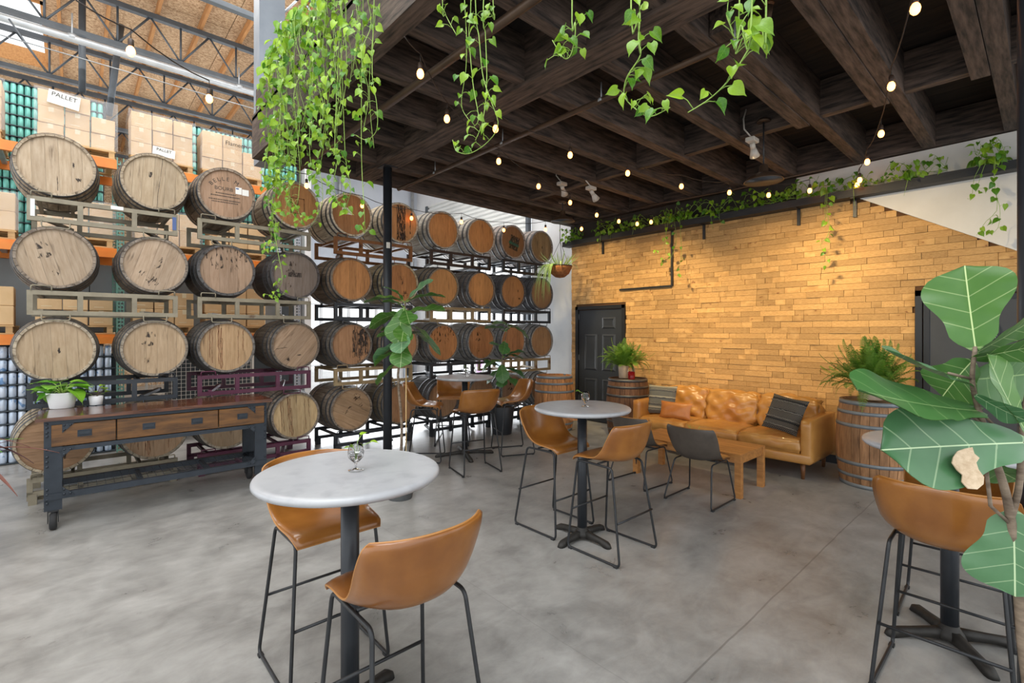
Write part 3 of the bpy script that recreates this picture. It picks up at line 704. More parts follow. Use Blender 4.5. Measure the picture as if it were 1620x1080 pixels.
SP = {  # (col,row): (head colour, side colour, roll, stain, note)
    (0, 0): ((.82, .73, .62), (.62, .56, .48), .03, 'spots2', 'pale'), (1, 0): ((.82, .73, .61), (.6, .54, .46), -.05, 'spots', 'pale cracked'),
    (2, 0): ((.74, .60, .49), (.56, .5, .44), 0, None, 'stencilled'), (3, 0): ((.78, .52, .3), (.68, .63, .56), 0, 'bung', 'orange-brown'),
    (4, 0): ((.72, .48, .29), (.8, .76, .68), 0, None, 'brown headed'), (5, 0): ((.84, .56, .33), (.8, .76, .68), 0, 'mid_dark', 'black streaked'),
    (6, 0): ((.84, .55, .31), (.82, .8, .76), 0, None, 'plain orange-brown'), (7, 0): ((.84, .55, .31), (.82, .8, .76), 0, None, 'plain orange-brown'),
    (8, 0): ((.6, .4, .25), (.76, .72, .7), 0, None, 'green labelled'), (9, 0): ((.6, .46, .3), (.76, .72, .7), 0, 'bung', 'weathered brown'),
    (0, 1): ((.76, .67, .57), (.5, .45, .4), .25, 'smoke', 'smudged grey-tan'), (1, 1): ((.78, .68, .58), (.48, .44, .4), -.3, 'low_right', 'smudged grey-tan'),
    (2, 1): ((.72, .6, .5), (.32, .31, .31), 0, 'dark_top', 'charred-edge'), (3, 1): ((.56, .5, .46), (.32, .3, .3), 0, 'smoke', 'dark grey weathered'),
    (4, 1): ((.82, .53, .3), (.5, .44, .38), 0, None, 'plain orange-brown'), (5, 1): ((.76, .48, .27), (.76, .7, .58), 0, 'low_right', 'blotchy orange-brown'),
    (6, 1): ((.84, .56, .32), (.6, .55, .48), 0, None, 'plain orange'), (7, 1): ((.84, .55, .31), (.55, .52, .5), 0, None, 'plain orange'),
    (8, 1): ((.76, .5, .3), (.42, .42, .45), 0, 'spots2', 'brown'), (9, 1): ((.58, .42, .28), (.42, .42, .45), 0, 'bung', 'dull brown'),
    (0, 2): ((.78, .68, .56), (.62, .57, .5), .05, 'bung', 'pale tan'), (1, 2): ((.8, .69, .56), (.52, .48, .43), 0, 'smoke', 'pale tan'),
    (2, 2): ((.8, .66, .5), (.42, .4, .38), 0, 'drips', 'drip stained'), (3, 2): ((.76, .64, .53), (.42, .38, .34), -.7, 'spots2', 'diagonal grained'),
    (4, 2): ((.8, .6, .44), (.42, .39, .36), 0, 'right_dark', 'half-black spilled'), (5, 2): ((.78, .52, .33), (.68, .6, .52), 0, 'low_right', 'brown'),
    (6, 2): ((.8, .5, .28), (.5, .48, .46), 0, 'dark_top', 'orange dark-streaked'), (7, 2): ((.74, .47, .28), (.62, .6, .58), .04, 'smoke', 'red-brown'),
    (8, 2): ((.74, .48, .3), (.66, .66, .66), 0, None, 'red-brown'), (9, 2): ((.7, .5, .33), (.68, .67, .66), 0, None, 'plain brown'),
    (0, 3): ((.7, .55, .42), (.6, .55, .47), PI / 2, 'smoke', 'dark banded'), (1, 3): ((.66, .5, .36), (.5, .46, .4), 0, 'drips', 'brown'),
    (2, 3): ((.68, .54, .4), (.6, .56, .5), 0, None, 'brown'), (3, 3): ((.86, .74, .56), (.5, .46, .42), .03, 'drips', 'pale yellow-tan'),
    (4, 3): ((.78, .64, .5), (.5, .45, .4), 1.1, 'low_right', 'tan'), (5, 3): ((.78, .58, .42), (.56, .5, .42), 0, None, 'tan'),
    (6, 3): ((.72, .52, .36), (.42, .4, .4), 0, None, 'brown'), (7, 3): ((.66, .48, .34), (.5, .5, .5), 0, None, 'brown'),
    (8, 3): ((.62, .45, .33), (.66, .66, .66), 0, 'smoke', 'dull brown'), (9, 3): ((.6, .45, .34), (.66, .66, .66), 0, None, 'dull brown')}
barrels = {}
for (c, r), (hc, sc_, roll, st, note) in SP.items():
    lab = '%s oak barrel, %s from the left in the %s row' % (note, ORD[c], ROWN[r])
    barrels[c, r] = make_barrel(lab, (COLX[c], YF + BL, ROWZ[r]), True, roll, hc, sc_, 'hoop', c < 5, st, (c + r) % 3, 'barrels lying in the racks')
# lettering, labels and marks on individual heads
b = barrels[2, 0]; HZt = BL - .0215
def headtext(b, s, size, x, y, rz=0, mat='ink'): return text_mesh(s, size, mat, 'stencil', b, (x, y, HZt), (0, 0, rz), .0004)
for i, ch in enumerate('BELLE M'):
    a = R(141 - i * 13.5)
    if ch != ' ': headtext(b, ch, .062, .2 * math.cos(a), .2 * math.sin(a) - .03, a - PI / 2)
headtext(b, 'BOURB', .058, -.03, .055)
for y, wd in ((.0, .11), (-.03, .16), (-.075, .18), (-.1, .15)):
    mk = MB(); x = -wd
    while x < wd * .8: l_ = random.uniform(.006, .012); mk.boxb((x, y - .006, 0), (x + l_, y + .006, .0006)); x += l_ + .005
    o = mk.build('small_print', 'ink', b); o.location = (0, 0, HZt)
pl = MB().boxb((.09, .02, 0), (.155, .1, .0012)).boxb((.16, .015, 0), (.23, .085, .0012)).build('paper_label', 'paper', b); pl.location = (0, 0, HZt)
MB().boxb((.095, .075, .0013), (.125, .09, .002)).build('printed_mark', 'label_blue', pl)
pl = MB().boxb((-.13, .0, 0), (-.05, .09, .0012)).boxb((-.045, .0, 0), (.01, .085, .0012)).build('paper_label', 'paper', barrels[4, 0]); pl.location = (0, 0, HZt)
o = MB().boxb((-.07, -.13, 0), (.14, .12, .001)).build('painted_patch', 'stain', barrels[8, 0]); o.location = (0, 0, HZt); o.rotation_euler = (0, 0, -.25)
o = MB().boxb((-.09, -.05, 0), (.15, .0, .002)).build('green_stripe', 'label_green', barrels[8, 0]); o.location = (0, 0, HZt); o.rotation_euler = (0, 0, -.25)
mk = MB().boxb((-.06, -.1, 0), (-.052, .1, .0008)).boxb((.1, -.1, 0), (.108, .1, .0008)).boxb((-.06, .09, 0), (.108, .1, .0008)).boxb((-.06, -.1, 0), (.108, -.09, .0008)).boxb((.015, -.08, 0), (.035, .07, .0008))
o = mk.build('branded_mark', 'stain_brown', barrels[3, 0]); o.location = (0, 0, HZt)
mk = MB().boxb((-.09, -.02, 0), (.07, .035, .0008)); o = mk.build('scorched_patch', 'stain', barrels[3, 1]); o.location = (0, 0, HZt)

# standing barrels
std = make_barrel('bare oak barrel standing upright beside the white wall, left of the six-panel door', (5.98, 5.56, 0), False, .3, (.8, .55, .33), (.84, .58, .36), 'hoop_bright', True, None, 0)
MB().lathe([(.0, 0), (.022, .0), (.022, .006), (0, .008)], 12).build('bung_plug', 'stain', std)
o = std.children[-1]; a = R(220); o.location = ((rad(.72) + .0) * math.cos(a), rad(.72) * math.sin(a), .72 * BL); o.rotation_euler = (0, PI / 2, a)
dkb = make_barrel('dark stained barrel standing between the six-panel door and the sofa, under the fern', (6.45, 4.43, 0), False, .1, (.42, .34, .28), (.46, .32, .22), 'rack_brown' if 0 else 'hoop', True, 'smoke', 1)
bgb = make_barrel('big weathered barrel standing right of the sofa under the dark green fern', (6.34, 1.25, 0), False, .2, (.62, .48, .36), (.74, .54, .37), 'hoop_bright', True, None, 2)
bgb.scale = (1.04, 1.04, 1.0)
for st_ in bgb.children:
    if st_.name.startswith('stave'): q = random.uniform(.75, 1.1); st_.color = (.52 * q, .27 * q, .125 * q, 1)

# ================================================================== BARREL RACKS
def make_rack(x0, x1, z0, z1, mat, label, tagc=True, floor_=False):
    t = thing('barrel_rack', label, 'rack', ((x0 + x1) / 2, YF, z0), 0, 'steel racks carrying the barrels')
    w_ = (x1 - x0) / 2; h = z1 - z0; tb = .042
    rail = MB().box((0, 0, 0), (2 * w_, tb, tb)).mesh('rail', mat); post = MB().box((0, 0, 0), (tb, tb, h - 2 * tb)).mesh('post', mat)
    for y in (0.03, .72):
        for z in ((h - tb / 2, tb / 2) if not floor_ else (h - tb / 2, .1)): put(rail, 'rail', t, (0, y, z))
        for x in (-w_ + tb / 2, -w_ * .36, w_ * .36, w_ - tb / 2): put(post, 'post', t, (x, y, h / 2))
    for sx in (-1, 1):
        c = sx * .385
        for s in (-1, 1):
            MB().bar((c + s * .12, .05, h - .03), (c + s * .12, .70, h - .03), .03, .03).build('cradle_bar', mat, t)
        MB().bar((c - .11, .06, tb), (c + .11, .7, tb * 1.2), .04, .03).build('cross_brace', mat, t)
        for yy in (0.0,):
            for z in ((h - .0, 1), (0, -1)):
                pts = fillet([(c - .1, yy - .0, z[0] - .01 * z[1]), (c - .1, yy, z[0] + .05 * z[1] * (1 if z[1] < 0 else .55)), (c + .1, yy, z[0] + .05 * z[1] * (1 if z[1] < 0 else .55)), (c + .1, yy, z[0] - .01 * z[1])], .02)
                if not (floor_ and z[1] < 0) and z[1] < 0: MB().tube(pts, .006, 6).build('wire_loop', mat, t)
    if floor_:
        for x in (-w_ + .04, w_ - .04):
            MB().boxb((x - .03, -.0, 0), (x + .03, .07, .1)).build('foot', mat, t); MB().boxb((x - .03, .68, 0), (x + .03, .75, .1)).build('foot', mat, t)
    for s in (-1, 1):
        MB().tube(fillet([(s * (w_ - .01) - .02 * s, -.004, h), (s * (w_ - .01) - .02 * s, -.004, h + .045), (s * (w_ - .01) - .16 * s, -.004, h + .045), (s * (w_ - .01) - .16 * s, -.004, h)], .015), .006, 6).build('wire_loop', mat, t)
    return t
RXX = [(-.325, .845), (1.03, 2.27), (2.58, 3.76), (4.08, 5.28), (5.56, 6.76)]
RM = [['rack_taupe', 'rack_taupe', 'rack_black', 'rack_taupe'], ['rack_taupe', 'rack_taupe', 'rack_maroon', 'rack_maroon'], ['rack_rust', 'rack_black', 'rack_tan', 'rack_black'],
      ['rack_brown', 'rack_tan', 'rack_black', 'rack_black'], ['rack_black', 'rack_black', 'rack_tan', 'rack_black']]
CN = dict(rack_taupe='taupe', rack_black='black', rack_maroon='maroon', rack_rust='rusty orange', rack_tan='tan', rack_brown='dark brown')
PN = ['leftmost pair', 'second pair from the left', 'middle pair', 'fourth pair from the left', 'rightmost pair']
for i, (x0, x1) in enumerate(RXX):
    for r in range(4):
        zt = ROWZ[r] - RB + .012; zb = ROWZ[r + 1] + RB + .001 if r < 3 else 0
        rk = make_rack(x0, x1, zb, zt, RM[i][r], '%s steel rack under the %s barrels, %s' % (CN[RM[i][r]], ROWN[r] + '-row', PN[i]), floor_=r == 3)
        if i == 0 and r == 0:
            MB().boxb((-.56, .004, .04), (-.53, .0085, .2)).build('paper_label', 'paper', rk); MB().boxb((.02, .004, .2), (.12, .0085, .235)).build('paper_label', 'paper', rk)
            MB().boxb((.535, .004, .06), (.57, .0085, .2)).build('blue_label', 'label_blue', rk)
M('panel_purple', 'b565b8', 'c886cc', 3); M('panel_cyan', 'a9cfe6', 'bcd9ea', 3)
# ================================================================== PALLET RACKING AND ITS LOADS BEHIND THE BARRELS
YR = 8.4; LV = [1.59, 2.74, 3.93]
pr = thing('pallet_rack', 'orange and green pallet racking with perforated uprights behind the barrels', 'rack', (-.7, YR, 0))
for xu in (-1.95, .47, 2.78):
    for y in (YR + .04, YR + 1.04):
        m = MB(); z = .02
        m.boxb((xu - .04, y - .035, 0), (xu - .028, y + .035, 3.97)).boxb((xu + .028, y - .035, 0), (xu + .04, y + .035, 3.97))
        while z < 3.9:      # front web with its punched slots
            m.boxb((xu - .028, y - .035, z), (xu + .028, y - .03, z + .02)); m.boxb((xu - .005, y - .035, z + .02), (xu + .005, y - .03, z + .05)); z += .05
        rel(pr, m).build('upright', 'green_paint' if xu < 2 else 'blue_wall', pr)
for k, z in enumerate(LV):
    for a, b in ((-1.91, .43), (.51, 2.74)):
        for y in (YR - .01, YR + 1.0):
            rel(pr, MB().boxb((a, y, z - .125), (b, y + .05, z - .035)).boxb((a, y + .012, z - .035), (b, y + .05, z))).build('beam', 'orange_paint', pr)
        for x in [a + .3 + .45 * i for i in range(5)]: rel(pr, MB().boxb((x, YR + .04, z - .06), (x + .05, YR + 1.0, z - .02))).build('deck_support', 'galv', pr)
NLV = ['first', 'second', 'top']
def pallet(x0, x1, z, lab):
    t = thing('wooden_pallet', lab, 'pallet', ((x0 + x1) / 2, YR + .5, z), 0, 'wooden pallets on the racking'); w_ = x1 - x0
    for y in (-.42, -.2, 0, .2, .42): MB().box((0, y, .105), (w_, .09, .018)).build('top_board', 'pallet_wood', t)
    for y in (-.42, 0, .42): MB().box((0, y, .011), (w_, .09, .018)).build('bottom_board', 'pallet_wood', t)
    for x in (-w_ / 2 + .04, 0, w_ / 2 - .04): MB().box((x, 0, .058), (.06, .92, .076)).build('stringer', 'pallet_wood', t)
    return t
def carton(loc, d, lab, group, rz=0, color=None):
    t = thing('cardboard_box', lab, 'box', loc, rz, group)
    x, y, z = d
    MB().box((0, 0, z / 2), (x, y, z), None, .006).build('carton', 'cardboard', t)
    MB().boxb((-.025, -y / 2 - .001, z * .72), (.025, -y / 2 + .002, z + .001)).boxb((-.025, -y / 2, z - .001), (.025, y / 2, z + .0015)).build('tape', 'tape', t)
    MB().boxb((-x * .3, -y / 2 - .0015, z * .2), (x * .1, -y / 2, z * .24)).build('printed_mark', 'tape', t)
    return t
def load(x0, x1, lvl, rows, cols, hgt, name, y0=YR + .04, depth=.42, irregular=False, wrap=False):
    z = LV[lvl]; pallet(x0, x1, z, 'wooden pallet under the %s' % name)
    z += .116; w_ = (x1 - x0); lay = ['bottom', 'second', 'third', 'fourth'][:rows]
    for r in range(rows):
        nc = cols - (1 if irregular and r == rows - 1 else 0); cw = w_ / cols
        for c in range(nc):
            cn = {1: ['only one'], 2: ['left', 'right'], 3: ['left', 'middle', 'right'], 4: ['leftmost', 'second', 'third', 'rightmost']}[cols][c]
            hh = hgt * (1 if not irregular else random.uniform(.9, 1.0)) ; hh = hgt
            off = random.uniform(-.012, .012)
            carton((x0 + cw * (c + .5), y0 + depth / 2 + off + .03, z), (cw - .012, depth, hh - .004), 'cardboard box, %s layer %s, in the %s' % (lay[r], cn, name), 'boxes in the ' + name, random.uniform(-.02, .02))
        z += hgt
    if wrap:
        m = MB(); n = 15; zt = z - .01; zb = LV[lvl] + .12; rr = random.Random(x0)
        fr = [(x0 - .025 + (w_ + .05) * i / n, y0 - .0 - .012 * rr.random(), ) for i in range(n + 1)]
        vs = []; kk = 6
        for j in range(kk + 1):
            for i, (x, y) in enumerate(fr): vs.append((x, y - .01 * rr.random(), zb + (zt + .02 - zb) * j / kk))
        m.add(vs, [(j * (n + 1) + i, j * (n + 1) + i + 1, (j + 1) * (n + 1) + i + 1, (j + 1) * (n + 1) + i) for j in range(kk) for i in range(n)], False)
        for xx in (x0 - .025, x1 + .025):
            m.add([(xx, y0 - .01, zb), (xx, y0 + depth + .06, zb), (xx, y0 + depth + .06, zt), (xx, y0 - .01, zt)], [(0, 1, 2, 3)])
        tag(m.build('plastic_wrap', 'plastic_wrap'), 'clear stretch wrap around the %s' % name, 'plastic wrap')
load(-1.6, -.64, 2, 3, 3, .205, 'top-shelf load at the far left', wrap=True)
load(-.34, .42, 2, 3, 3, .21, 'top-shelf load above the first barrel', irregular=True, wrap=True)
load(.58, 1.31, 2, 3, 3, .21, 'top-shelf load above the second barrel', wrap=True)
load(1.42, 2.24, 2, 3, 3, .2, 'top-shelf load above the third barrel', irregular=True, wrap=True)
load(-1.5, -.52, 1, 2, 3, .23, 'wrapped middle-shelf load at the left end', wrap=True)
load(-.35, .4, 1, 2, 3, .24, 'middle-shelf load right of the first barrel', wrap=True)
load(.62, 1.4, 1, 2, 3, .24, 'middle-shelf load behind the second barrel', wrap=True)
load(1.52, 2.3, 1, 2, 3, .24, 'middle-shelf load behind the third barrel')
load(-1.45, -.54, 0, 2, 3, .235, 'low-shelf load at the left end')
load(-.36, .4, 0, 2, 3, .2, 'low-shelf load right of the first barrel')
load(.6, 1.32, 0, 2, 3, .24, 'low-shelf load right of the second barrel')
load(1.46, 2.3, 0, 3, 3, .2, 'low-shelf load right of the third barrel')
# handwritten sheets on the cartons
def sheet(x, z, wd, ht, words, rot, lab, y=YR - .0, size=.06, paper=True):
    t = thing('paper_sheet', lab, 'paper', (x, y, z), 0); t.rotation_euler = (0, rot, 0)
    if paper: MB().box((0, 0, 0), (wd, .002, ht)).build('sheet', 'paper', t)
    if words: text_mesh(words, size, 'ink', 'handwriting', t, (0, -.003, ht * .2 if paper else 0), (PI / 2, 0, 0), .0005)
sheet(-.09, 4.57, .30, .17, 'PALLET', .12, 'white paper sheet lettered PALLET on the boxes above the first barrel', size=.075)
sheet(.95, 4.16, .26, .12, 'PALLET', .06, 'white paper sheet lettered PALLET on the boxes above the second barrel', size=.055)
sheet(1.86, 4.5, .3, .1, 'Flamech', .0, 'black handwriting on a carton above the third barrel', size=.09, paper=False)
# cans
CAN = MB().lathe([(.028, 0), (.033, .008), (.033, .125), (.026, .142)], 10).mesh('teal_can', 'can_teal')
CAN.polygons.foreach_set('use_smooth', [True] * len(CAN.polygons))
CANW = MB().lathe([(.03, 0), (.036, .008), (.036, .125), (.028, .142)], 10).mesh('white_can', 'can_white')
def th(n): return '%d%s' % (n, 'th' if 10 < n < 20 else {1: 'st', 2: 'nd', 3: 'rd'}.get(n % 10, 'th'))
def cans(mesh, name, x0, x1, y, z0, z1, px, pz, lab, group, trays, sep='can_dark', stuffname=None, limit=300):
    items = []; nrow = int(round((z1 - z0) / pz)); z = z0; r = 0
    while z < z1 - .1:
        x = x0 + px / 2
        cix = 1
        while x < x1: items.append((x, y + random.uniform(-.004, .004), z, r, cix)); x += px; cix += 1
        z += pz; r += 1
    def key(p):
        qx, qy, zc = proj(p)
        vis = -8 < qx < 1620 and -10 < qy < 1080
        if name == 'teal_can':
            score = 0 if not vis else (3 if (qx < 62 and qy < 235) or (60 < qx < 152 and qy < 160) or (268 < qx < 350 and qy < 240) or (qx < 50 and 235 < qy < 310) or (425 < qx < 482 and qy < 310) else 1)
        else: score = 0 if not vis else 3
        return -score * 100 - 1 / zc
    items.sort(key=key)
    n = 0
    for p in items[:limit]:
        if key(p) > -1: break
        o = put(mesh, name, None, p[:3]); tag(o, lab % (th(p[3] + 1), th(p[4])), 'can', group); n += 1
    rest = items[n:]
    if rest:
        mb = MB()
        base_v = [v.co.copy() for v in mesh.vertices]; base_f = [tuple(q.vertices) for q in mesh.polygons]
        for p in rest: mb.add([v + Vector(p[:3]) for v in base_v], base_f, True)
        o = mb.build(name + '_stack', 'can_teal' if name == 'teal_can' else 'can_white'); tag(o, stuffname, 'cans', None, 'stuff')
    for i, (zz) in enumerate([z0 + pz * k for k in range(int((z1 - z0) / pz) + 1)]):
        pass
    tr = MB(); z = z0
    while z < z1: tr.boxb((x0 - .01, y - .045, z - .012), (x1 + .01, y + .3, z - .0005)); z += pz
    tr.boxb((x0 - .01, y + .05, z0), (x1 + .01, y + .3, z1 - .1))
    o = tr.build('can_trays', sep); tag(o, trays, 'trays')
cans(CAN, 'teal_can', -1.95, .34, 9.75, 2.72, 5.2, .0715, .15, 'teal can in the left stack, %s layer up, %s from its left end', 'teal cans in the left stack', 'dark layer sheets between the teal cans of the left stack', stuffname='hidden rows of teal cans in the left stack behind the boxes', limit=230)
cans(CAN, 'teal_can', 1.2, 3.22, 9.75, 2.72, 5.2, .0715, .15, 'teal can in the right stack, %s layer up, %s from its left end', 'teal cans in the right stack', 'dark layer sheets between the teal cans of the right stack', stuffname='hidden rows of teal cans in the right stack behind the boxes', limit=70)
cans(CANW, 'white_can', -1.5, .42, 8.55, .02, 1.42, .082, .16, 'white and blue can behind the lowest barrels, %s layer up, %s from the left', 'white cans behind the lowest barrels', 'grey layer sheets between the white cans', 'can_dark', 'white cans')
for x0, x1, y, lab in ((-1.95, .34, 9.9, 'left'), (1.2, 3.22, 9.9, 'right')):
    m = MB().boxb((x0, 9.68, 0), (x1, 10.5, 2.68)); tag(m.build('can_pallet_base', 'can_dark'), 'dark lower pallets under the %s stack of teal cans' % lab, 'pallet')
# wire cage and clutter seen through the lower racks
cg = thing('wire_cage', 'white wire mesh cage of parts behind the maroon rack', 'cage', (1.5, 8.9, 0))
m = MB()
for i in range(24): m.boxb((-.7 + i * .06, 0, .05), (-.694 + i * .06, .006, 1.45))
for i in range(24): m.boxb((-.7, -.004, .05 + i * .06), (.69, .002, .056 + i * .06))
m.build('wire_mesh', 'paper', cg)['kind'] = 'stuff'
for x in (-.72, .7): MB().boxb((x, -.02, 0), (x + .03, .02, 1.5)).build('cage_post', 'paper', cg)
MB().boxb((-.72, .1, .0), (.73, .8, .06)).build('base', 'galv', cg)
for i in range(14):
    x = 1.0 + random.random() * 1.1
    t = tag(MB().lathe([(.02, 0), (.05, .01), (.05, .1), (.03, .12)], 10).build('metal_cup', 'can_dark' if i % 2 else 'can_white'), 'small %s cup inside the white wire cage, %s from the left' % ('dark' if i % 2 else 'white', th(i + 1)), 'cup', 'loose %s cups in the cage' % ('dark' if i % 2 else 'white'))
    t.location = (.95 + i * .085, 9.1 + .12 * (i % 3), .062)
for px, wd, c, y_, lab in ((757, .34, 'panel_purple', 10.2, 'pinkish purple panel standing by the roll-up door behind the racks'), (790, .2, 'panel_cyan', 10.0, 'pale blue panel standing by the roll-up door behind the racks')):
    p = aty(px, 590, y_); t = thing('display_panel', lab, 'panel', (p.x, p.y, 0), R(-60))
    MB().box((0, 0, .75), (wd, .03, 1.2), None, .006).build('panel', c, t); MB().boxb((-wd / 2, -.15, 0), (-wd / 2 + .03, .15, .15)).boxb((wd / 2 - .03, -.15, 0), (wd / 2, .15, .15)).build('foot', 'galv', t)
# ================================================================== FURNITURE
# --- leather shell on a sled frame: seat height hs, built facing +Y
CC = [(.225, -.035), (.20, -.008), (.13, .0), (.03, -.006), (-.07, -.01), (-.15, .0), (-.20, .04), (-.228, .10), (-.245, .17), (-.262, .25), (-.27, .285)]
EE = [(.215, -.04), (.19, -.012), (.12, .0), (.05, .006), (-.01, .022), (-.055, .055), (-.09, .10), (-.118, .15), (-.145, .20), (-.172, .255), (-.18, .275)]
WW = [(.196, ), (.208, ), (.212, ), (.218, ), (.224, ), (.23, ), (.235, ), (.24, ), (.242, ), (.236, ), (.215, )]
def shell(hs, bh, thick, nu=16, nv=22, shrink=1.):
    def pt(u, v, off=0):
        s = 2 * u - 1; k = abs(s) ** 2.4
        c, e, wd = catmull(CC, v), catmull(EE, v), catmull(WW, v)[0]
        y = c[0] * (1 - k) + e[0] * k; z = c[1] * (1 - k) + e[1] * k
        if z > 0: z *= bh / .285
        return Vector((s * wd * shrink, y, hs + z))
    nvs = [[None] * (nu + 1) for _ in range(nv + 1)]
    top = []; bot = []
    for j in range(nv + 1):
        for i in range(nu + 1):
            u, v = i / nu, j / nv; e = .01
            du = pt(min(u + e, 1), v) - pt(max(u - e, 0), v); dv = pt(u, min(v + e, 1)) - pt(u, max(v - e, 0))
            n = du.cross(dv); n = n.normalized() if n.length > 1e-9 else Vector((0, 0, 1))
            edge = min(i, nu - i, j, nv - j); th = thick * (.35 if edge == 0 else .85 if edge == 1 else 1)
            p = pt(u, v); top.append(p + n * th * .5); bot.append(p - n * th * .5)
    m = MB(); K = nu + 1; n0 = len(top)
    fs = [(j * K + i, j * K + i + 1, (j + 1) * K + i + 1, (j + 1) * K + i) for j in range(nv) for i in range(nu)]
    fb = [tuple(n0 + a for a in f[::-1]) for f in fs]
    rim = [i for i in range(K)] + [j * K + nu for j in range(1, nv + 1)] + [nv * K + i for i in range(nu - 1, -1, -1)] + [j * K for j in range(nv - 1, 0, -1)]
    fr = [(rim[(i + 1) % len(rim)], rim[i], n0 + rim[i], n0 + rim[(i + 1) % len(rim)]) for i in range(len(rim))]
    m.add(top + bot, fs + fb + fr, True)
    rimpts = [(top[i] + bot[i]) / 2 for i in rim]
    return m, rimpts, pt
def make_stool(name, label, cat, hs, bh, low=False, group=None):
    t = thing(name, label, cat, (0, 0, 0), 0, group)
    m, rim, pt = shell(hs, bh, .024)
    s = m.build('seat_shell', 'leather', t)
    MB().tube(rim, .0042, 6, closed=True).build('piping', 'leather_edge', s)
    if low:
        mp_ = MB(); K = 15; n0 = 16
        def pd(u, v):
            a = .002 + u * .996; b_ = .28 + v * .718; e = .01
            p = pt(a, b_); du = pt(min(a + e, 1), b_) - pt(max(a - e, 0), b_); dv = pt(a, min(b_ + e, 1)) - pt(a, max(b_ - e, 0)); n = du.cross(dv).normalized()
            return p + n * .0145
        def pi_(u, v):
            a = .04 + u * .92; b_ = .52 + v * .45; e = .01
            p = pt(a, b_); du = pt(min(a + e, 1), b_) - pt(max(a - e, 0), b_); dv = pt(a, min(b_ + e, 1)) - pt(a, max(b_ - e, 0)); n = du.cross(dv).normalized()
            return p - n * .0135
        vs, fs = grid(pd, K, n0); mp_.add(vs, fs, True); vs, fs = grid(pi_, K, n0); mp_.add(vs, [f[::-1] for f in fs], True)
        mp_.build('back_cover', 'leather_dark', t)['label'] = 'charcoal leather covering the backrest'
    zs = hs - .03; fw, sw = (.235, .19); r = .0085 if not low else .0075
    fl = .235 if not low else .25
    for sx in (-1, 1):
        pts = [(sx * fw, -fl, .012), (sx * sw * .98, -.165 if not low else -.19, zs + .0), (sx * sw * .9, .15, zs - .0), (sx * fw, fl, .012)]
        loop = fillet([(sx * fw, 0, .011), (sx * fw, -fl, .011), (sx * (sw - .005), -.135, zs - .012), (sx * (sw + .0), .175, zs - .006), (sx * fw, fl, .011), (sx * fw, 0, .011)], .035, 5)
        MB().tube(loop, r, 8, cap=False).build('side_frame', 'black_metal', t)
        for y in (-fl + .03, fl - .03): MB().box((sx * fw, y, .006), (.024, .03, .012)).build('foot_glide', 'rubber', t)
    for y in (-1, 1):
        MB().tube([(-sw + .01, .05 + y * .06, zs - .002), (sw - .01, .05 + y * .06, zs - .002)], r * .9, 8).build('seat_bar', 'black_metal', t)
        if not low:
            k = 1 - .3 / zs; yy = y * (.17 + (fl - .17) * k) ; xx = sw + (fw - sw) * k
            MB().tube([(-xx, yy, .295), (xx, yy, .295)], r * .85, 8).build('footrest', 'black_metal', t)
    return t
def face(a): return a - PI / 2
G2 = 'tan leather bar stools'
S0 = make_stool('bar_stool', 'tan leather bar stool in front of the nearest table, its back to the camera', 'stool', .70, .27, group=G2)
S0.location = (.90, 1.60, 0); S0.rotation_euler = (0, 0, 0)
STOOLS = [((.93, 2.44), PI, 'tan leather bar stool on the far side of the nearest marble table'),
    ((3.01, 2.80), PI, 'tan leather bar stool on the left of the middle table, facing right'),
    ((3.0, 2.20), 0, 'tan leather bar stool on the right of the middle table, its back to the sofa'),
    ((3.50, 4.52), R(-14), 'tan leather bar stool in front of the far table, back to the camera'),
    ((3.33, 5.35), R(-130), 'tan leather bar stool left of the far table behind the fig trunk'),
    ((4.11, 5.84), R(140), 'tan leather bar stool behind the far table, close to the barrels'),
    ((4.42, 4.88), R(66), 'tan leather bar stool right of the far table, shown in profile'),
    ((2.93, .31), R(-90), 'tan leather bar stool at the right edge with its back to the camera'),
    ((3.72, .36), R(92), 'tan leather bar stool beyond the right-hand table under the fig leaf')]
for (x, y), a, lab in STOOLS: copy_thing(S0, (x, y, 0), a, lab, G2)
C0 = make_stool('dining_chair', 'charcoal-backed low chair with tan seat at the near end of the coffee table', 'chair', .43, .30, low=True, group='low two-tone chairs')
C0.location = (4.50, 2.27, 0); C0.rotation_euler = (0, 0, R(-90))
copy_thing(C0, (4.55, 2.97, 0), R(-94), 'charcoal-backed low chair half hidden behind the middle bar stool', 'low two-tone chairs')

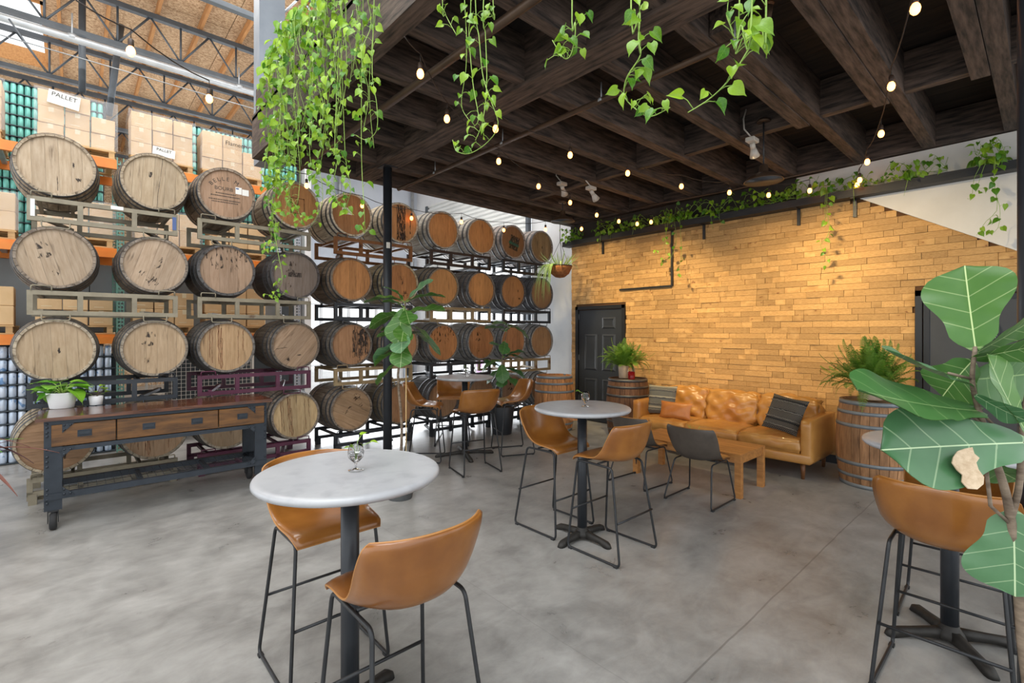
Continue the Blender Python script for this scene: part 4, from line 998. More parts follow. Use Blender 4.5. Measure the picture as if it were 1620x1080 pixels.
# --- round pedestal tables
def make_table(label, loc, arms=(45, 135, 225, 315), al=.27, r=.376, group='round marble-topped bar tables'):
    t = thing('bar_table', label, 'table', loc, 0, group); ht = 1.036
    MB().lathe([(0, ht - .034), (r - .02, ht - .034), (r - .008, ht - .031), (r, ht - .022), (r, ht - .013), (r - .004, ht - .006), (r - .014, ht - .0008), (r - .03, ht), (0, ht)], 72).build('table_top', 'table_top', t)
    MB().lathe([(0, ht - .046), (.11, ht - .046), (.12, ht - .035), (0, ht - .034)], 24).build('mounting_plate', 'black_metal', t)
    MB().lathe([(.038, .03), (.038, ht - .04)], 24).build('pole', 'pole_paint', t)
    m = MB(); m.lathe([(0, .02), (.07, .025), (.06, .05), (.042, .075), (.04, .09)], 20)
    m.build('hub', 'cast_iron', t)
    for a in arms:
        a = R(a); d = Vector((math.cos(a), math.sin(a), 0)); n = Vector((-d.y, d.x, 0)); mm = MB(); vs = []
        K = [(.03, .034, .02, .068), (.1, .03, .022, .06), (.19, .027, .018, .05), (al - .02, .03, .002, .042), (al, .026, 0, .03), (al + .012, .014, .0, .016)]
        for (x, wd, z0, z1) in K:
            c = d * x; vs += [c - n * wd + Vector((0, 0, z0)), c + n * wd + Vector((0, 0, z0)), c + n * wd * .55 + Vector((0, 0, z1)), c - n * wd * .55 + Vector((0, 0, z1))]
        fs = [(4 * i + j, 4 * i + (j + 1) % 4, 4 * i + 4 + (j + 1) % 4, 4 * i + 4 + j) for i in range(len(K) - 1) for j in range(4)] + [(3, 2, 1, 0), tuple(4 * (len(K) - 1) + j for j in range(4))]
        mm.add(vs, fs, True); mm.build('base_arm', 'cast_iron', t)
    return t
T1 = make_table('round pale marble bar table nearest the camera', (.873, 1.995, 0), (20, 110, 200, 290), .25)
T2 = make_table('round pale bar table in the middle of the room with two stools', (2.974, 2.466, 0), (0, 90, 180, 270), .26)
T3 = make_table('round bar table farthest away in front of the barrels, with four stools', (3.826, 5.163, 0), (-24, 66, 156, 246), .38)
T4 = make_table('round bar table at the right edge, half hidden by a large fig leaf', (3.417, .35, 0), (38, 128, 218, 308), .29)
# stemmed glasses with a cutting
def glass(label, loc, sc=1., leaves=((.035, .0, .11, 0), (.05, -.03, .065, 2)), water=True):
    t = thing('stemmed_glass', label, 'glass', loc); t.scale = (sc,) * 3
    MB().lathe([(0, .002), (.03, .001), (.031, .003), (.008, .008), (.004, .014), (.0045, .03), (.014, .038), (.03, .055), (.034, .075), (.030, .098), (.023, .115), (.0218, .115), (.0287, .097), (.0325, .075), (.0288, .057), (.012, .041), (0, .038)], 24).build('bowl', 'glass', t)
    MB().lathe([(0, .0405), (.012, .0418), (.0283, .058), (.0312, .072), (0, .072)], 20).build('water', 'glass', t)
    return t
LEAF_H = None
def heart(nu=4, nv=7, droop=.25, fold=.18, tipw=1.0):
    vs = []; uvs = []
    for j in range(nv + 1):
        v = j / nv
        wd = (.5 * math.sin(PI * min(v * 1.02 + .10, 1)) ** .62 * (1 - v) ** .35 * 1.12) if v < 1 else 0
        if v > .97: wd = .0
        for i in range(nu + 1):
            s = 2 * i / nu - 1
            x = s * wd * tipw; y = v + (-.10 * (1 - abs(s)) * 0 - .09 * abs(s) * max(0, .25 - v) * 4 * 1)
            z = fold * abs(x) - droop * v * v + .02 * math.sin(9 * v + 3 * s)
            vs.append((x, y, z)); uvs.append((.5 + x, v))
    K = nu + 1
    fs = [(j * K + i, j * K + i + 1, (j + 1) * K + i + 1, (j + 1) * K + i) for j in range(nv) for i in range(nu)]
    return vs, fs, uvs
def leafmesh(name, mat, **kw):
    vs, fs, uvs = heart(**kw); m = MB(); m.add(vs, fs, True); return m.mesh(name, mat, uvs=uvs)
PL = [leafmesh('leaf', 'pothos', droop=d, fold=f) for d, f in ((.15, .3), (.4, .35), (.55, .15), (.3, .7))]
PD = [leafmesh('leaf', 'pothos_dark', droop=d, fold=f) for d, f in ((.15, .3), (.4, .35), (.55, .15), (.3, .7))]
def orient(o, p, d, up, s, wx=1.):
    d = Vector(d).normalized(); up = Vector(up); x = d.cross(up)
    x = x.normalized() if x.length > 1e-4 else d.orthogonal().normalized(); z = x.cross(d)
    m = Matrix((x, d, z)).transposed().to_4x4(); m.translation = Vector(p)
    o.matrix_world = m @ Matrix.Diagonal((s * wx, s, s, 1))
    return o
def addleaf(mesh, name, parent, p, d, up, s, wx=1.):
    o = bpy.data.objects.new(name, mesh); COL.objects.link(o); orient(o, p, d, up, s, wx)
    if parent is not None:
        o.parent = parent; o.matrix_parent_inverse = Matrix.Identity(4)
        o.matrix_local = Matrix.Translation(-Vector(parent.location)) @ o.matrix_world if parent.rotation_euler.z == 0 else o.matrix_local
    return o
def cutting(g, leafs):
    b = Vector(g.location)
    for (dx, dy, z, k) in leafs:
        p = Vector((dx, dy, z)) * g.scale[0]
        MB().tube([(0, 0, .05), (dx * .3, dy * .3, z * .7 + .02), (dx, dy, z)], .0014, 5).build('stem', 'stem', g)
        o = put(PL[k % 4], 'leaf', g); d = Vector((dx, dy, .01)); x = d.normalized().cross(Vector((0, 0, 1))); zz = x.cross(d.normalized())
        m = Matrix((x, d.normalized(), zz)).transposed().to_4x4(); m.translation = Vector((dx, dy, z)); o.matrix_local = m @ Matrix.Diagonal((.034, .034, .034, 1))
ZT = 1.0365
g = glass('small stemmed glass with water and a leafy cutting on the nearest table', (*atz(563, 744, 1.036).xy, ZT)); cutting(g, ((.03, .01, .145, 0), (.05, -.035, .118, 1), (-.02, .0, .1, 2)))
g = glass('small stemmed glass on the middle table', (*atz(926, 643, 1.036).xy, ZT), 1.0); cutting(g, ((-.04, .03, .12, 3),))
g = glass('small stemmed glass with a leaf on the far table', (*atz(738, 595, 1.036).xy, ZT), 1.0); cutting(g, ((-.035, .03, .12, 2), (-.01, .01, .13, 1)))

# --- sofa
sf = thing('leather_sofa', 'long tan leather three-seat sofa against the brick wall', 'sofa', (6.32, 2.84, 0))
def cushion(c, d, puff=.03, n=10, seed=0, wrinkle=.006, corner=.05, rot=None):
    rr = random.Random(seed); ph = [rr.uniform(0, 6) for _ in range(6)]
    bm = bmesh.new(); bmesh.ops.create_cube(bm, size=2); bmesh.ops.subdivide_edges(bm, edges=bm.edges, cuts=n, use_grid_fill=True)
    vs = []
    hx, hy, hz = [q / 2 for q in d]; rd = min(corner, min(hx, hy, hz) * .95)
    for v in bm.verts:
        x, y, z = v.co
        k = (1 - x ** 4) * (1 - y ** 4) * (1 - z ** 4) if 0 else 1
        px, py, pz = x * hx, y * hy, z * hz
        cx = max(-hx + rd, min(hx - rd, px)); cy = max(-hy + rd, min(hy - rd, py)); cz = max(-hz + rd, min(hz - rd, pz))
        dv = Vector((px - cx, py - cy, pz - cz))
        if dv.length > 1e-6: dv = dv.normalized() * rd
        p = Vector((cx, cy, cz)) + dv
        nn = Vector((x ** 5, y ** 5, z ** 5)); nn = nn.normalized() if nn.length else Vector((0, 0, 1))
        b = puff * (1 - min(1, abs(x)) ** 2 if abs(x) < .999 else 1) * (1 - abs(y) ** 2 if abs(y) < .999 else 1) * (1 - abs(z) ** 2 if abs(z) < .999 else 1)
        wv = wrinkle * (math.sin(px * 23 + py * 11 + ph[0]) * math.sin(py * 19 - pz * 31 + ph[1]) + .5 * math.sin(pz * 47 + px * 13 + py * 25 + ph[2]))
        p += nn * (b + wv); vs.append(p)
    bm.verts.index_update(); fs = [[q.index for q in f.verts] for f in bm.faces]; bm.free()
    m = rot if rot is not None else Matrix.Identity(3)
    return MB().add([m @ p + Vector(c) for p in vs], fs, True)
def sp_(name, mbx, mat='sofa_leather', **kw): return rel(sf, mbx).build(name, mat, sf, **kw)
Y0, Y1 = 1.72, 3.96; XF, XB = 5.87, 6.80
sp_('base', cushion(((XF + XB) / 2, (Y0 + Y1) / 2, .235), (XB - XF, Y1 - Y0, .11), 0, 3, 1, 0, .015))
for i, y in enumerate((Y0 + .05, Y1 - .05)):
    sp_('armrest', cushion(((XF + XB) / 2 + .01, y, .42), (XB - XF - .01, .1, .48), .004, 6, 2 + i, .001, .02))
sp_('back_frame', cushion((XB - .06, (Y0 + Y1) / 2, .42), (.12, Y1 - Y0 - .2, .48), 0, 4, 4, 0, .02))
cw = (Y1 - Y0 - .2) / 3
for i in range(3):
    y = Y0 + .1 + cw * (i + .5)
    sp_('seat_cushion', cushion((XF + .31, y, .362), (.60, cw - .008, .15), .026, 14, 10 + i, .006, .05))
    sp_('back_cushion', cushion((XB - .22, y, .60), (.17, cw - .012, .42), .04, 16, 20 + i, .015, .06, Euler((0, R(14), 0)).to_matrix()))
for x in (XF + .1, XB - .1):
    for y in (Y0 + .1, (Y0 + Y1) / 2, Y1 - .1):
        sp_('leg', MB().lathe([(.018, 0), (.028, .185)], 14, (x, y, 0)), 'sofa_leg')
def pillow(name, label, c, wd, ht, th, mat, rz, tilt, seed, roll=0):
    t = thing(name, label, 'pillow', c, 0); n = 14; vs = []; fs = []
    for side in (1, -1):
        o = len(vs)
        for j in range(n + 1):
            for i in range(n + 1):
                u, v = 2 * i / n - 1, 2 * j / n - 1
                pin = 1 - .07 * (1 - abs(u) ** 2) * abs(v) ** 3; pin2 = 1 - .07 * (1 - abs(v) ** 2) * abs(u) ** 3
                b = th / 2 * ((1 - u ** 4) * (1 - v ** 4)) ** .55 + .006 * math.sin(6 * u + seed) * math.sin(5 * v) * (1 - u * u) * (1 - v * v)
                vs.append(Vector((u * wd / 2 * pin2, -side * b, v * ht / 2 * pin)))
        K = n + 1
        f = [(o + j * K + i, o + j * K + i + 1, o + (j + 1) * K + i + 1, o + (j + 1) * K + i) for j in range(n) for i in range(n)]
        fs += f if side == 1 else [q[::-1] for q in f]
    m = MB().add(vs, fs, True).build('cover', mat, t); t.rotation_euler = (tilt, roll, rz)
    if mat.startswith('stripe'):
        rr = random.Random(seed)
        for v in (.62, .12, -.3, -.72):
            pts = [(u * wd / 2 * .97, -(th / 2 * ((1 - u ** 4) * (1 - v ** 4)) ** .55) - .004 - .003 * rr.random(), v * ht / 2 + .004 * rr.uniform(-1, 1)) for u in [-1 + 2 * k / 24 for k in range(25)]]
            MB().tube(pts, .005, 6).build('tasselled_trim', 'pillow_weave', t)
    return t
pillow('throw_pillow', 'grey woven striped cushion at the left end of the sofa', (6.22, 3.70, .655), .42, .42, .13, 'stripe_grey', -PI / 2 + R(8), R(-14), 3)
pillow('throw_pillow', 'small brown leather lumbar cushion in front of the grey striped one', (6.06, 3.40, .555), .44, .24, .11, 'pillow_leather', -PI / 2 + R(6), R(-18), 5)
pillow('throw_pillow', 'dark grey patterned cushion leaning at the right end of the sofa', (6.17, 2.07, .66), .44, .43, .13, 'stripe_dark', -PI / 2 - R(16), R(-24), 8, R(6))

# --- coffee table with slatted top
ct = thing('coffee_table', 'low slatted wooden coffee table in front of the sofa', 'table', (5.09, 2.6, 0))
xa, xb, ya, yb, zt = 4.79, 5.39, 2.0, 3.22, .43
for x in (xa + .03, xb - .03):
    for y in (ya + .03, yb - .03): rel(ct, MB().boxb((x - .03, y - .03, 0), (x + .03, y + .03, zt - .012))).build('leg', 'table_wood', ct)
for lo, hi in (((xa + .004, ya + .06, zt - .09), (xa + .025, yb - .06, zt - .012)), ((xb - .025, ya + .06, zt - .09), (xb - .004, yb - .06, zt - .012)), ((xa + .06, ya + .004, zt - .09), (xb - .06, ya + .025, zt - .012)), ((xa + .06, yb - .025, zt - .09), (xb - .06, yb - .004, zt - .012))):
    rel(ct, MB().boxb(lo, hi)).build('apron', 'table_wood', ct)
sw_ = (xb - xa) / 7
for i in range(7):
    for (a, b) in ((ya, ya + .5), (ya + .503, yb)):
        rel(ct, MB().boxb((xa + sw_ * i + .0015, a, zt - .012), (xa + sw_ * (i + 1) - .0015, b - .002, zt))).build('slat', 'table_wood', ct)
gp_ = thing('glass_sprig', 'small glass with a pale green sprig on the coffee table behind the dark chair', 'vase', (5.08, 2.62, zt))
MB().lathe([(0, 0), (.02, 0), (.02, .06), (.018, .06), (.018, .004), (0, .004)], 14).build('bowl', 'glass', gp_)
for i in range(12):
    a = random.uniform(0, 6.28); l = random.uniform(.05, .1)
    MB().tube([(0, 0, .02), (math.cos(a) * l * .4, math.sin(a) * l * .4, .09), (math.cos(a) * l, math.sin(a) * l, .09 + random.uniform(0, .08))], .0022, 4).build('sprig', 'stem', gp_)

# --- rolling workbench with three drawers
cs = thing('rolling_workbench', 'long riveted steel workbench on casters with wooden top and three drawers', 'workbench', (.66, 5.75, 0))
X0, X1, YA, YB = -.23, 1.545, 5.45, 6.02
def cp_(name, mbx, mat, par=None): return rel(cs, mbx).build(name, mat, par or cs)
for i in range(5):
    y = YA + (YB - YA) * i / 5; cp_('top_plank', MB().boxb((X0, y + .0008, .892), (X1, YA + (YB - YA) * (i + 1) / 5 - .0008, .922)), 'cart_top')
xl, xr = X0 + .05, X1 - .05
for x0, x1 in ((xl, xl + .11), (xr - .11, xr)):
    for y0, y1 in ((YA + .03, YA + .07), (YB - .07, YB - .03)):
        lg = cp_('leg', MB().boxb((x0, y0, .155), (x1, y1, .892)), 'cart_steel')
        rv = MB(); yy = y0 - .001 if y0 < 5.7 else y1 + .001
        if y0 < 5.7:
            xs = (x0 + .02, x1 - .02) if 0 else (x0 + .018,) if x0 < .5 else (x1 - .018,)
            for zz in (.87, .84, .80, .77, .66, .60, .56, .52, .33, .29, .25, .22):
                for xx in xs: rv.lathe([(0, 0), (.004, -.006), (.009, -.004), (.011, 0)][::-1], 8, (0, 0, 0)); 
            rv = MB()
            for zz in (.87, .84, .80, .77, .66, .60, .56, .52, .33, .29, .25, .22):
                for xx in xs: rv.box((xx, y0 - .006, zz), (.02, .013, .02), None, .006)
            rel(cs, rv).build('rivets', 'cart_steel', lg)
sgn = lambda x0: 1 if x0 < .5 else -1
cp_('front_rail', MB().boxb((xl, YA + .025, .862), (xr, YA + .065, .892)), 'cart_steel')
cp_('front_rail', MB().boxb((xl, YA + .025, .635), (xr, YA + .065, .672)), 'cart_steel')
cp_('back_rail', MB().boxb((xl, YB - .06, .635), (xr, YB - .03, .892)), 'cart_steel')
for x in (xl, xr - .03): cp_('side_panel', MB().boxb((x, YA + .07, .635), (x + .03, YB - .07, .892)), 'cart_steel')
for (x0, s) in ((xl + .11, 1), (xr - .11, -1)):      # gussets
    for zz, d in ((.66, -1), (.27, 1), (.862, -1)):
        poly = [(0, 0), (.075, 0), (0, .075 * d)]; m = MB().prism([(x * s, y) for x, y in (poly if s * d > 0 else poly[::-1])], 0, .006)
        m.v = [(x0 + v[0], YA + .0185 - v[2], zz + v[1]) for v in m.v]; g_ = cp_('gusset', m, 'cart_steel')
        r_ = MB()
        for q, w_ in ((.012, .012), (.05, .012), (.012, .05)): r_.box((x0 + q * s, YA + .010, zz + w_ * d), (.018, .012, .018), None, .006)
        rel(cs, r_).build('rivets', 'cart_steel', g_)
bx = [aty(q, 690, YA + .02).x for q in (80, 184.5, 346, 419)]
for i in range(3):
    a, b = bx[i] + .004, bx[i + 1] - .004
    d = cp_('drawer', MB().box(((a + b) / 2, YA + .04, .767), (b - a, .04, .178), None, .004), 'drawer_wood')
    for hx in ([(a + b) / 2] if i != 1 else [a + (b - a) * .29, a + (b - a) * .77]):
        hm = MB().box((hx, YA + .017, .77), (.092, .004, .056)).boxb((hx - .036, YA + .004, .782), (hx + .036, YA + .016, .788)).boxb((hx - .038, YA + .004, .764), (hx - .03, YA + .016, .788)).boxb((hx + .03, YA + .004, .764), (hx + .038, YA + .016, .788)).boxb((hx - .038, YA + .003, .762), (hx + .038, YA + .006, .788))
        cp_('cup_handle', hm, 'cart_steel', d)
for y0, y1 in ((YA + .02, YA + .07), (YB - .07, YB - .02)): cp_('shelf_rail', MB().boxb((xl, y0, .245), (xr, y1, .295)), 'cart_steel')
for x in (xl + .02, xl + .62, xl + 1.15, xr - .05): cp_('shelf_crossbar', MB().boxb((x, YA + .07, .25), (x + .035, YB - .07, .285)), 'cart_steel')
m = MB(); x = xl + .03
while x < xr: m.boxb((x, YA + .06, .287), (x + .003, YB - .06, .290)); x += .06
for i in range(8): m.boxb((xl, YA + .07 + i * .06, .291), (xr, YA + .073 + i * .06, .294))
o = cp_('wire_shelf', m, 'cart_steel'); o['kind'] = 'stuff'
for x, s in ((xl + .055, 0), (xr - .055, 1)):
    for y in (YA + .06, YB - .06):
        c = cp_('caster', MB().boxb((x - .035, y - .035, .145), (x + .035, y + .035, .157)).boxb((x - .034, y - .05, .06), (x - .029, y + .02, .15)).boxb((x + .029, y - .05, .06), (x + .034, y + .02, .15)), 'black_metal')
        wh = MB().lathe([(.02, -.024), (.055, -.024), (.066, -.016), (.069, 0), (.066, .016), (.055, .024), (.02, .024)], 28); wm_ = wh.build('wheel', 'rubber', c)
        wm_.rotation_euler = (0, PI / 2, 0); wm_.location = (x - cs.location.x, y - .03 - cs.location.y, .069)
def potted(name, label, loc, rt, rb, ht, mat, soilz=None):
    t = thing(name, label, 'plant', loc)
    MB().lathe([(0, .001), (rb, .0), (rb + .003, .004), (rt, ht - .004), (rt - .002, ht), (rt - .01, ht), (rt - .014, ht - .03), (0, ht - .03)], 32).build('pot', mat, t)
    MB().lathe([(0, 0), (rt - .013, 0), (0, .004)][::1], 24).build('soil', 'soil', t).location = (0, 0, ht - .028)
    return t
ZC = .9225
ph = potted('potted_plant', 'broad-leaved green plant in a large white pot on the workbench', (*atz(98, 645, .922).xy, ZC), .112, .082, .145, 'pot_white')
HL = [leafmesh('leaf', 'hosta', droop=d, fold=f, nu=6, nv=9) for d, f in ((.35, .2), (.6, .3), (.15, .4))]
rr = random.Random(4)
for i in range(26):
    a = rr.uniform(0, 6.28); l = rr.uniform(.10, .2); h_ = rr.uniform(.15, .27); e = Vector((math.cos(a) * l * .55, math.sin(a) * l * .55, h_ - .3 * l))
    MB().tube([(0, 0, .12), tuple(e * .5 + Vector((0, 0, .09))), tuple(e)], .003, 5).build('stem', 'stem', ph)
    o = put(HL[i % 3], 'leaf', ph); d = Vector((math.cos(a), math.sin(a), rr.uniform(-.5, .5))).normalized(); x = d.cross(Vector((0, 0, 1))).normalized(); z = x.cross(d)
    m = Matrix((x, d, z)).transposed().to_4x4(); m.translation = e; s = rr.uniform(.12, .17); o.matrix_local = m @ Matrix.Diagonal((s * 1.15, s, s, 1))
ph = potted('potted_plant', 'small leafy plant in a little white pot on the workbench', (*atz(152, 640, .922).xy, ZC), .055, .045, .085, 'pot_white')
for i in range(14):
    a = rr.uniform(0, 6.28); l = rr.uniform(.03, .08); h_ = rr.uniform(.1, .18); e = Vector((math.cos(a) * l, math.sin(a) * l, h_))
    MB().tube([(0, 0, .07), tuple(e * .6 + Vector((0, 0, .04))), tuple(e)], .0015, 4).build('stem', 'bark', ph)
    o = put(PD[i % 4], 'leaf', ph); d = Vector((math.cos(a), math.sin(a), rr.uniform(-.5, .5))).normalized(); x = d.cross(Vector((0, 0, 1))).normalized(); z = x.cross(d)
    m = Matrix((x, d, z)).transposed().to_4x4(); m.translation = e; s = rr.uniform(.03, .05); o.matrix_local = m @ Matrix.Diagonal((s, s, s, 1))
# ================================================================== PLANTS
def rootmat(t): return Matrix.Translation(t.location)
def leaf_at(mesh, par, p, d, up, s, wx=1., name='leaf'):
    o = bpy.data.objects.new(name, mesh); COL.objects.link(o); o.parent = par
    d = Vector(d).normalized(); x = d.cross(Vector(up)); x = x.normalized() if x.length > 1e-4 else d.orthogonal().normalized(); z = x.cross(d)
    m = Matrix((x, d, z)).transposed().to_4x4(); m.translation = Vector(p) - Vector(par.location)
    o.matrix_local = m @ Matrix.Diagonal((s * wx, s, s, 1)); return o
def smooth(pts, n):
    pts = [tuple(p) for p in pts]; return [Vector(catmull(pts, i / n)) for i in range(n + 1)]
CAMV = Vector((0, 0, H))
def vine(par, pts, rnd, step=.075, ls=(.05, .08), meshes=PL, r=.0032, pet=.05, out=None, budget=None, stems=None, skip=0.):
    L_ = sum((b - a).length for a, b in zip(pts, pts[1:])); n = max(6, int(L_ / .05)); sp = smooth(pts, n)
    stems.tube(sp, [r * (1 - .5 * i / n) for i in range(n + 1)], 5)
    d = skip; side = 1
    while d < L_:
        k = min(int(d / L_ * n), n - 1); p = sp[k]; a = rnd.uniform(0, 2 * PI)
        o = out or Vector((-1, -.6, 0)).normalized()
        dirn = (Vector((math.cos(a), math.sin(a), 0)) * .8 + o * .75 + Vector((0, 0, rnd.uniform(-.2, .5)))).normalized()
        l = pet * rnd.uniform(.5, 1.3); e = p + dirn * l + Vector((0, 0, .01))
        stems.tube([p, p + dirn * l * .5 + Vector((0, 0, l * .25)), e], r * .45, 4)
        ld = (dirn * .55 + Vector((rnd.uniform(-.3, .3), rnd.uniform(-.3, .3), -rnd.uniform(.35, 1.1)))).normalized()
        s = rnd.uniform(*ls) * (1 - .3 * d / L_) * (.75 if rnd.random() < .3 else 1)
        up = (o + Vector((rnd.uniform(-1.1, 1.1), rnd.uniform(-1.1, 1.1), rnd.uniform(-.1, 1.2))))
        if budget is None or budget[0] > 0:
            leaf_at(rnd.choice(meshes), par, e, ld, up, s, rnd.uniform(.7, .98))
            if budget: budget[0] -= 1
        d += step * rnd.uniform(.6, 1.4)
def pothos(label, loc): return thing('trailing_pothos', label, 'plant', loc, 0, 'trailing pothos vines')
XV = 1.42
def hang(label, polys, seed, X=XV, ls=(.045, .068), step=.105, jitter=.03, pet=.045):
    rnd = random.Random(seed); p0 = atx(polys[0][0][0], polys[0][0][1], X); t = pothos(label, (X, p0.y, 4.05)); st = MB()
    for pl in polys:
        j = rnd.uniform(-jitter, jitter) * 2
        pts = [atx(px, py, X + j + rnd.uniform(-jitter, jitter) * .5) for px, py in pl]
        top = pts[0]
        if top.z < 4.28: pts = [Vector((1.60, top.y + .02, 4.3)), Vector((1.47, top.y, 4.32)), Vector((X + .01, top.y, 4.15))] + pts
        vine(t, pts, rnd, step, ls, PL, .0034, pet, Vector((-.75, -.65, 0)), None, st)
    rel(t, st).build('stem', 'stem', t); return t
hang('pothos vines hooking up in a loop right of the dense leafy curtain', [[(592, 0), (590, 60), (589, 120), (596, 165), (596, 205), (580, 221), (563, 214)], [(574, 40), (572, 130), (572, 250), (576, 330), (577, 368), (570, 355)]], 1)
hang('cluster of pothos vines hanging above the middle beam', [[(735, 0), (738, 60), (737, 110), (730, 165), (742, 190)], [(752, 0), (758, 60), (764, 120), (777, 160), (788, 198), (770, 226), (742, 243), (722, 238), (716, 221)], [(765, 0), (768, 55), (770, 130), (764, 190), (752, 222)], [(745, 0), (742, 50), (748, 130), (757, 185), (750, 200)], [(700, 0), (706, 25), (722, 55)], [(780, 0), (782, 22), (770, 28)]], 2, step=.10)
hang('single pothos vine curling up, right of the clustered vines', [[(905, 0), (910, 35), (909, 62), (902, 88), (891, 91), (874, 64)]], 3, step=.075)
hang('single pothos vine ending in a leafy tuft', [[(998, 0), (1012, 18), (1010, 60), (1013, 88), (992, 122), (988, 152), (1008, 174), (1030, 184), (1060, 170)]], 4, step=.065)
hang('pothos vines sweeping down to the left at the upper right', [[(1212, 0), (1203, 40), (1180, 85), (1150, 130), (1120, 158), (1088, 178)], [(1190, 0), (1172, 40), (1164, 85), (1175, 60)], [(1170, -5), (1150, 20), (1160, 50)]], 5, step=.11)
# dense curtain at the left
def curtain(label, pxr, n, seed, lenr, ls, bud):
    rnd = random.Random(seed); c = atx((pxr[0] + pxr[1]) / 2, 0, XV); t = pothos(label, (XV, c.y, 4.05)); st = MB(); b = [bud]
    for i in range(n):
        px = pxr[0] + (pxr[1] - pxr[0]) * (i + rnd.random()) / n
        X = XV + rnd.uniform(-.12, .04); p = atx(px, 100, X); y = p.y
        l = rnd.uniform(*lenr); x = X; pts = [Vector((1.60, y + rnd.uniform(-.1, .1), 4.3)), Vector((1.47, y, 4.34)), Vector((x, y, 4.15))]; z = 4.15
        while z > 4.15 - l:
            z -= .22; pts.append(Vector((x + rnd.uniform(-.04, .04), y + rnd.uniform(-.05, .05), z)))
        if rnd.random() < .35: pts.append(pts[-1] + Vector((-.02, rnd.uniform(-.12, .12), .06)))
        vine(t, pts, rnd, .062, ls, PL, .003, .05, Vector((-.7, -.7, 0)), b, st)
    rel(t, st).build('stem', 'stem', t); return t
curtain('dense pothos curtain beside the grey square column, far left end', (424, 470), 14, 11, (.8, 1.75), (.07, .105), 300)
curtain('dense pothos curtain, middle part over the dark beam', (470, 535), 13, 12, (.7, 1.35), (.065, .1), 300)
curtain('thinner right part of the pothos curtain above the black column', (530, 590), 9, 13, (.6, 1.25), (.055, .085), 220)
hang('long thin pothos vine trailing in front of the orange-brown barrel heads', [[(440, 240), (436, 300), (432, 350), (440, 400), (446, 445), (428, 470), (450, 465)], [(455, 240), (458, 300), (462, 335), (478, 352), (470, 330)], [(490, 240), (505, 270), (510, 320), (492, 358)]], 14, ls=(.045, .07), step=.06)
hang('pothos vine tips dangling before the brown barrel head left of the column', [[(545, 220), (550, 270), (555, 300), (548, 330), (560, 340)], [(530, 215), (534, 250), (528, 290), (535, 320), (543, 328)]], 15, ls=(.045, .07), step=.05)
# vines lying along the wall shelf
def shelf_vine(label, pxs, seed, hangs, ls=(.06, .1), density=24, meshes=PD[:2] + PL):
    rnd = random.Random(seed); a = atx(pxs[0], 340, 6.86); b = atx(pxs[1], 340, 6.86); t = pothos(label, (6.87, (a.y + b.y) / 2, 3.302)); st = MB()
    t['group'] = 'pothos on the wall shelf'
    for k in range(4):
        pts = []; m = 8
        for i in range(m + 1): pts.append(Vector(((6.86 if k < 3 else 6.78) + rnd.uniform(-.06, .06), a.y + (b.y - a.y) * i / m, 3.32 + rnd.uniform(0, .2) * (k % 2) + rnd.uniform(-.02, .03))))
        vine(t, pts, rnd, .8 / density * 2.3, ls, meshes, .004, .06, Vector((-1, -.2, .2)), None, st)
    for pl in hangs:
        pts = [atx(px, py, 6.76 + rnd.uniform(-.03, .03)) for px, py in pl]; pts = [Vector((6.84, pts[0].y, 3.34)), Vector((6.78, pts[0].y, 3.34))] + pts
        vine(t, pts, rnd, .08, (ls[0] * 1.15, ls[1] * 1.05), meshes, .003, .045, Vector((-1, -.3, 0)), None, st)
    rel(t, st).build('stem', 'stem', t); return t
shelf_vine('pothos bunch at the left end of the wall shelf near the hanging basket', (898, 922), 21, [])
shelf_vine('pothos trailing along the left part of the wall shelf', (945, 1040), 22, [[(950, 372), (948, 400)], [(1005, 350), (1000, 372)], [(968, 355), (965, 380)]])
shelf_vine('pothos with long strands hanging beside the L-shaped trim', (1040, 1090), 23, [[(1052, 345), (1054, 400), (1045, 420)], [(1065, 340), (1070, 380), (1060, 410), (1050, 415)], [(1075, 340), (1078, 400), (1074, 425), (1080, 440)], [(1058, 340), (1050, 390), (1036, 400)]], ls=(.05, .08))
shelf_vine('sparser pothos stretch along the middle of the wall shelf', (1090, 1200), 24, [[(1125, 345), (1128, 362)], [(1138, 345), (1142, 356)]], density=16)
shelf_vine('thick pothos tangle on the shelf below the barn lamp', (1200, 1300), 25, [])
shelf_vine('pothos on the shelf with one strand down the bricks above the sofa', (1300, 1430), 26, [[(1305, 330), (1306, 345), (1298, 350)], [(1308, 330), (1312, 360), (1308, 375), (1298, 388), (1305, 400), (1312, 415), (1306, 425)], [(1350, 300), (1352, 325)]], ls=(.05, .085))
shelf_vine('pothos end of the shelf trailing over the white stair wall', (1430, 1500), 27, [[(1436, 285), (1430, 310)]], density=14)
shelf_vine('pothos bunch hanging from the shelf right before the blue-black column', (1545, 1590), 28, [[(1552, 260), (1540, 285), (1538, 312), (1530, 314)], [(1575, 250), (1573, 290), (1578, 330), (1560, 350), (1550, 365), (1545, 372)], [(1572, 250), (1574, 300), (1582, 330), (1578, 362), (1560, 372)], [(1560, 255), (1545, 300), (1556, 305)]], ls=(.06, .095))

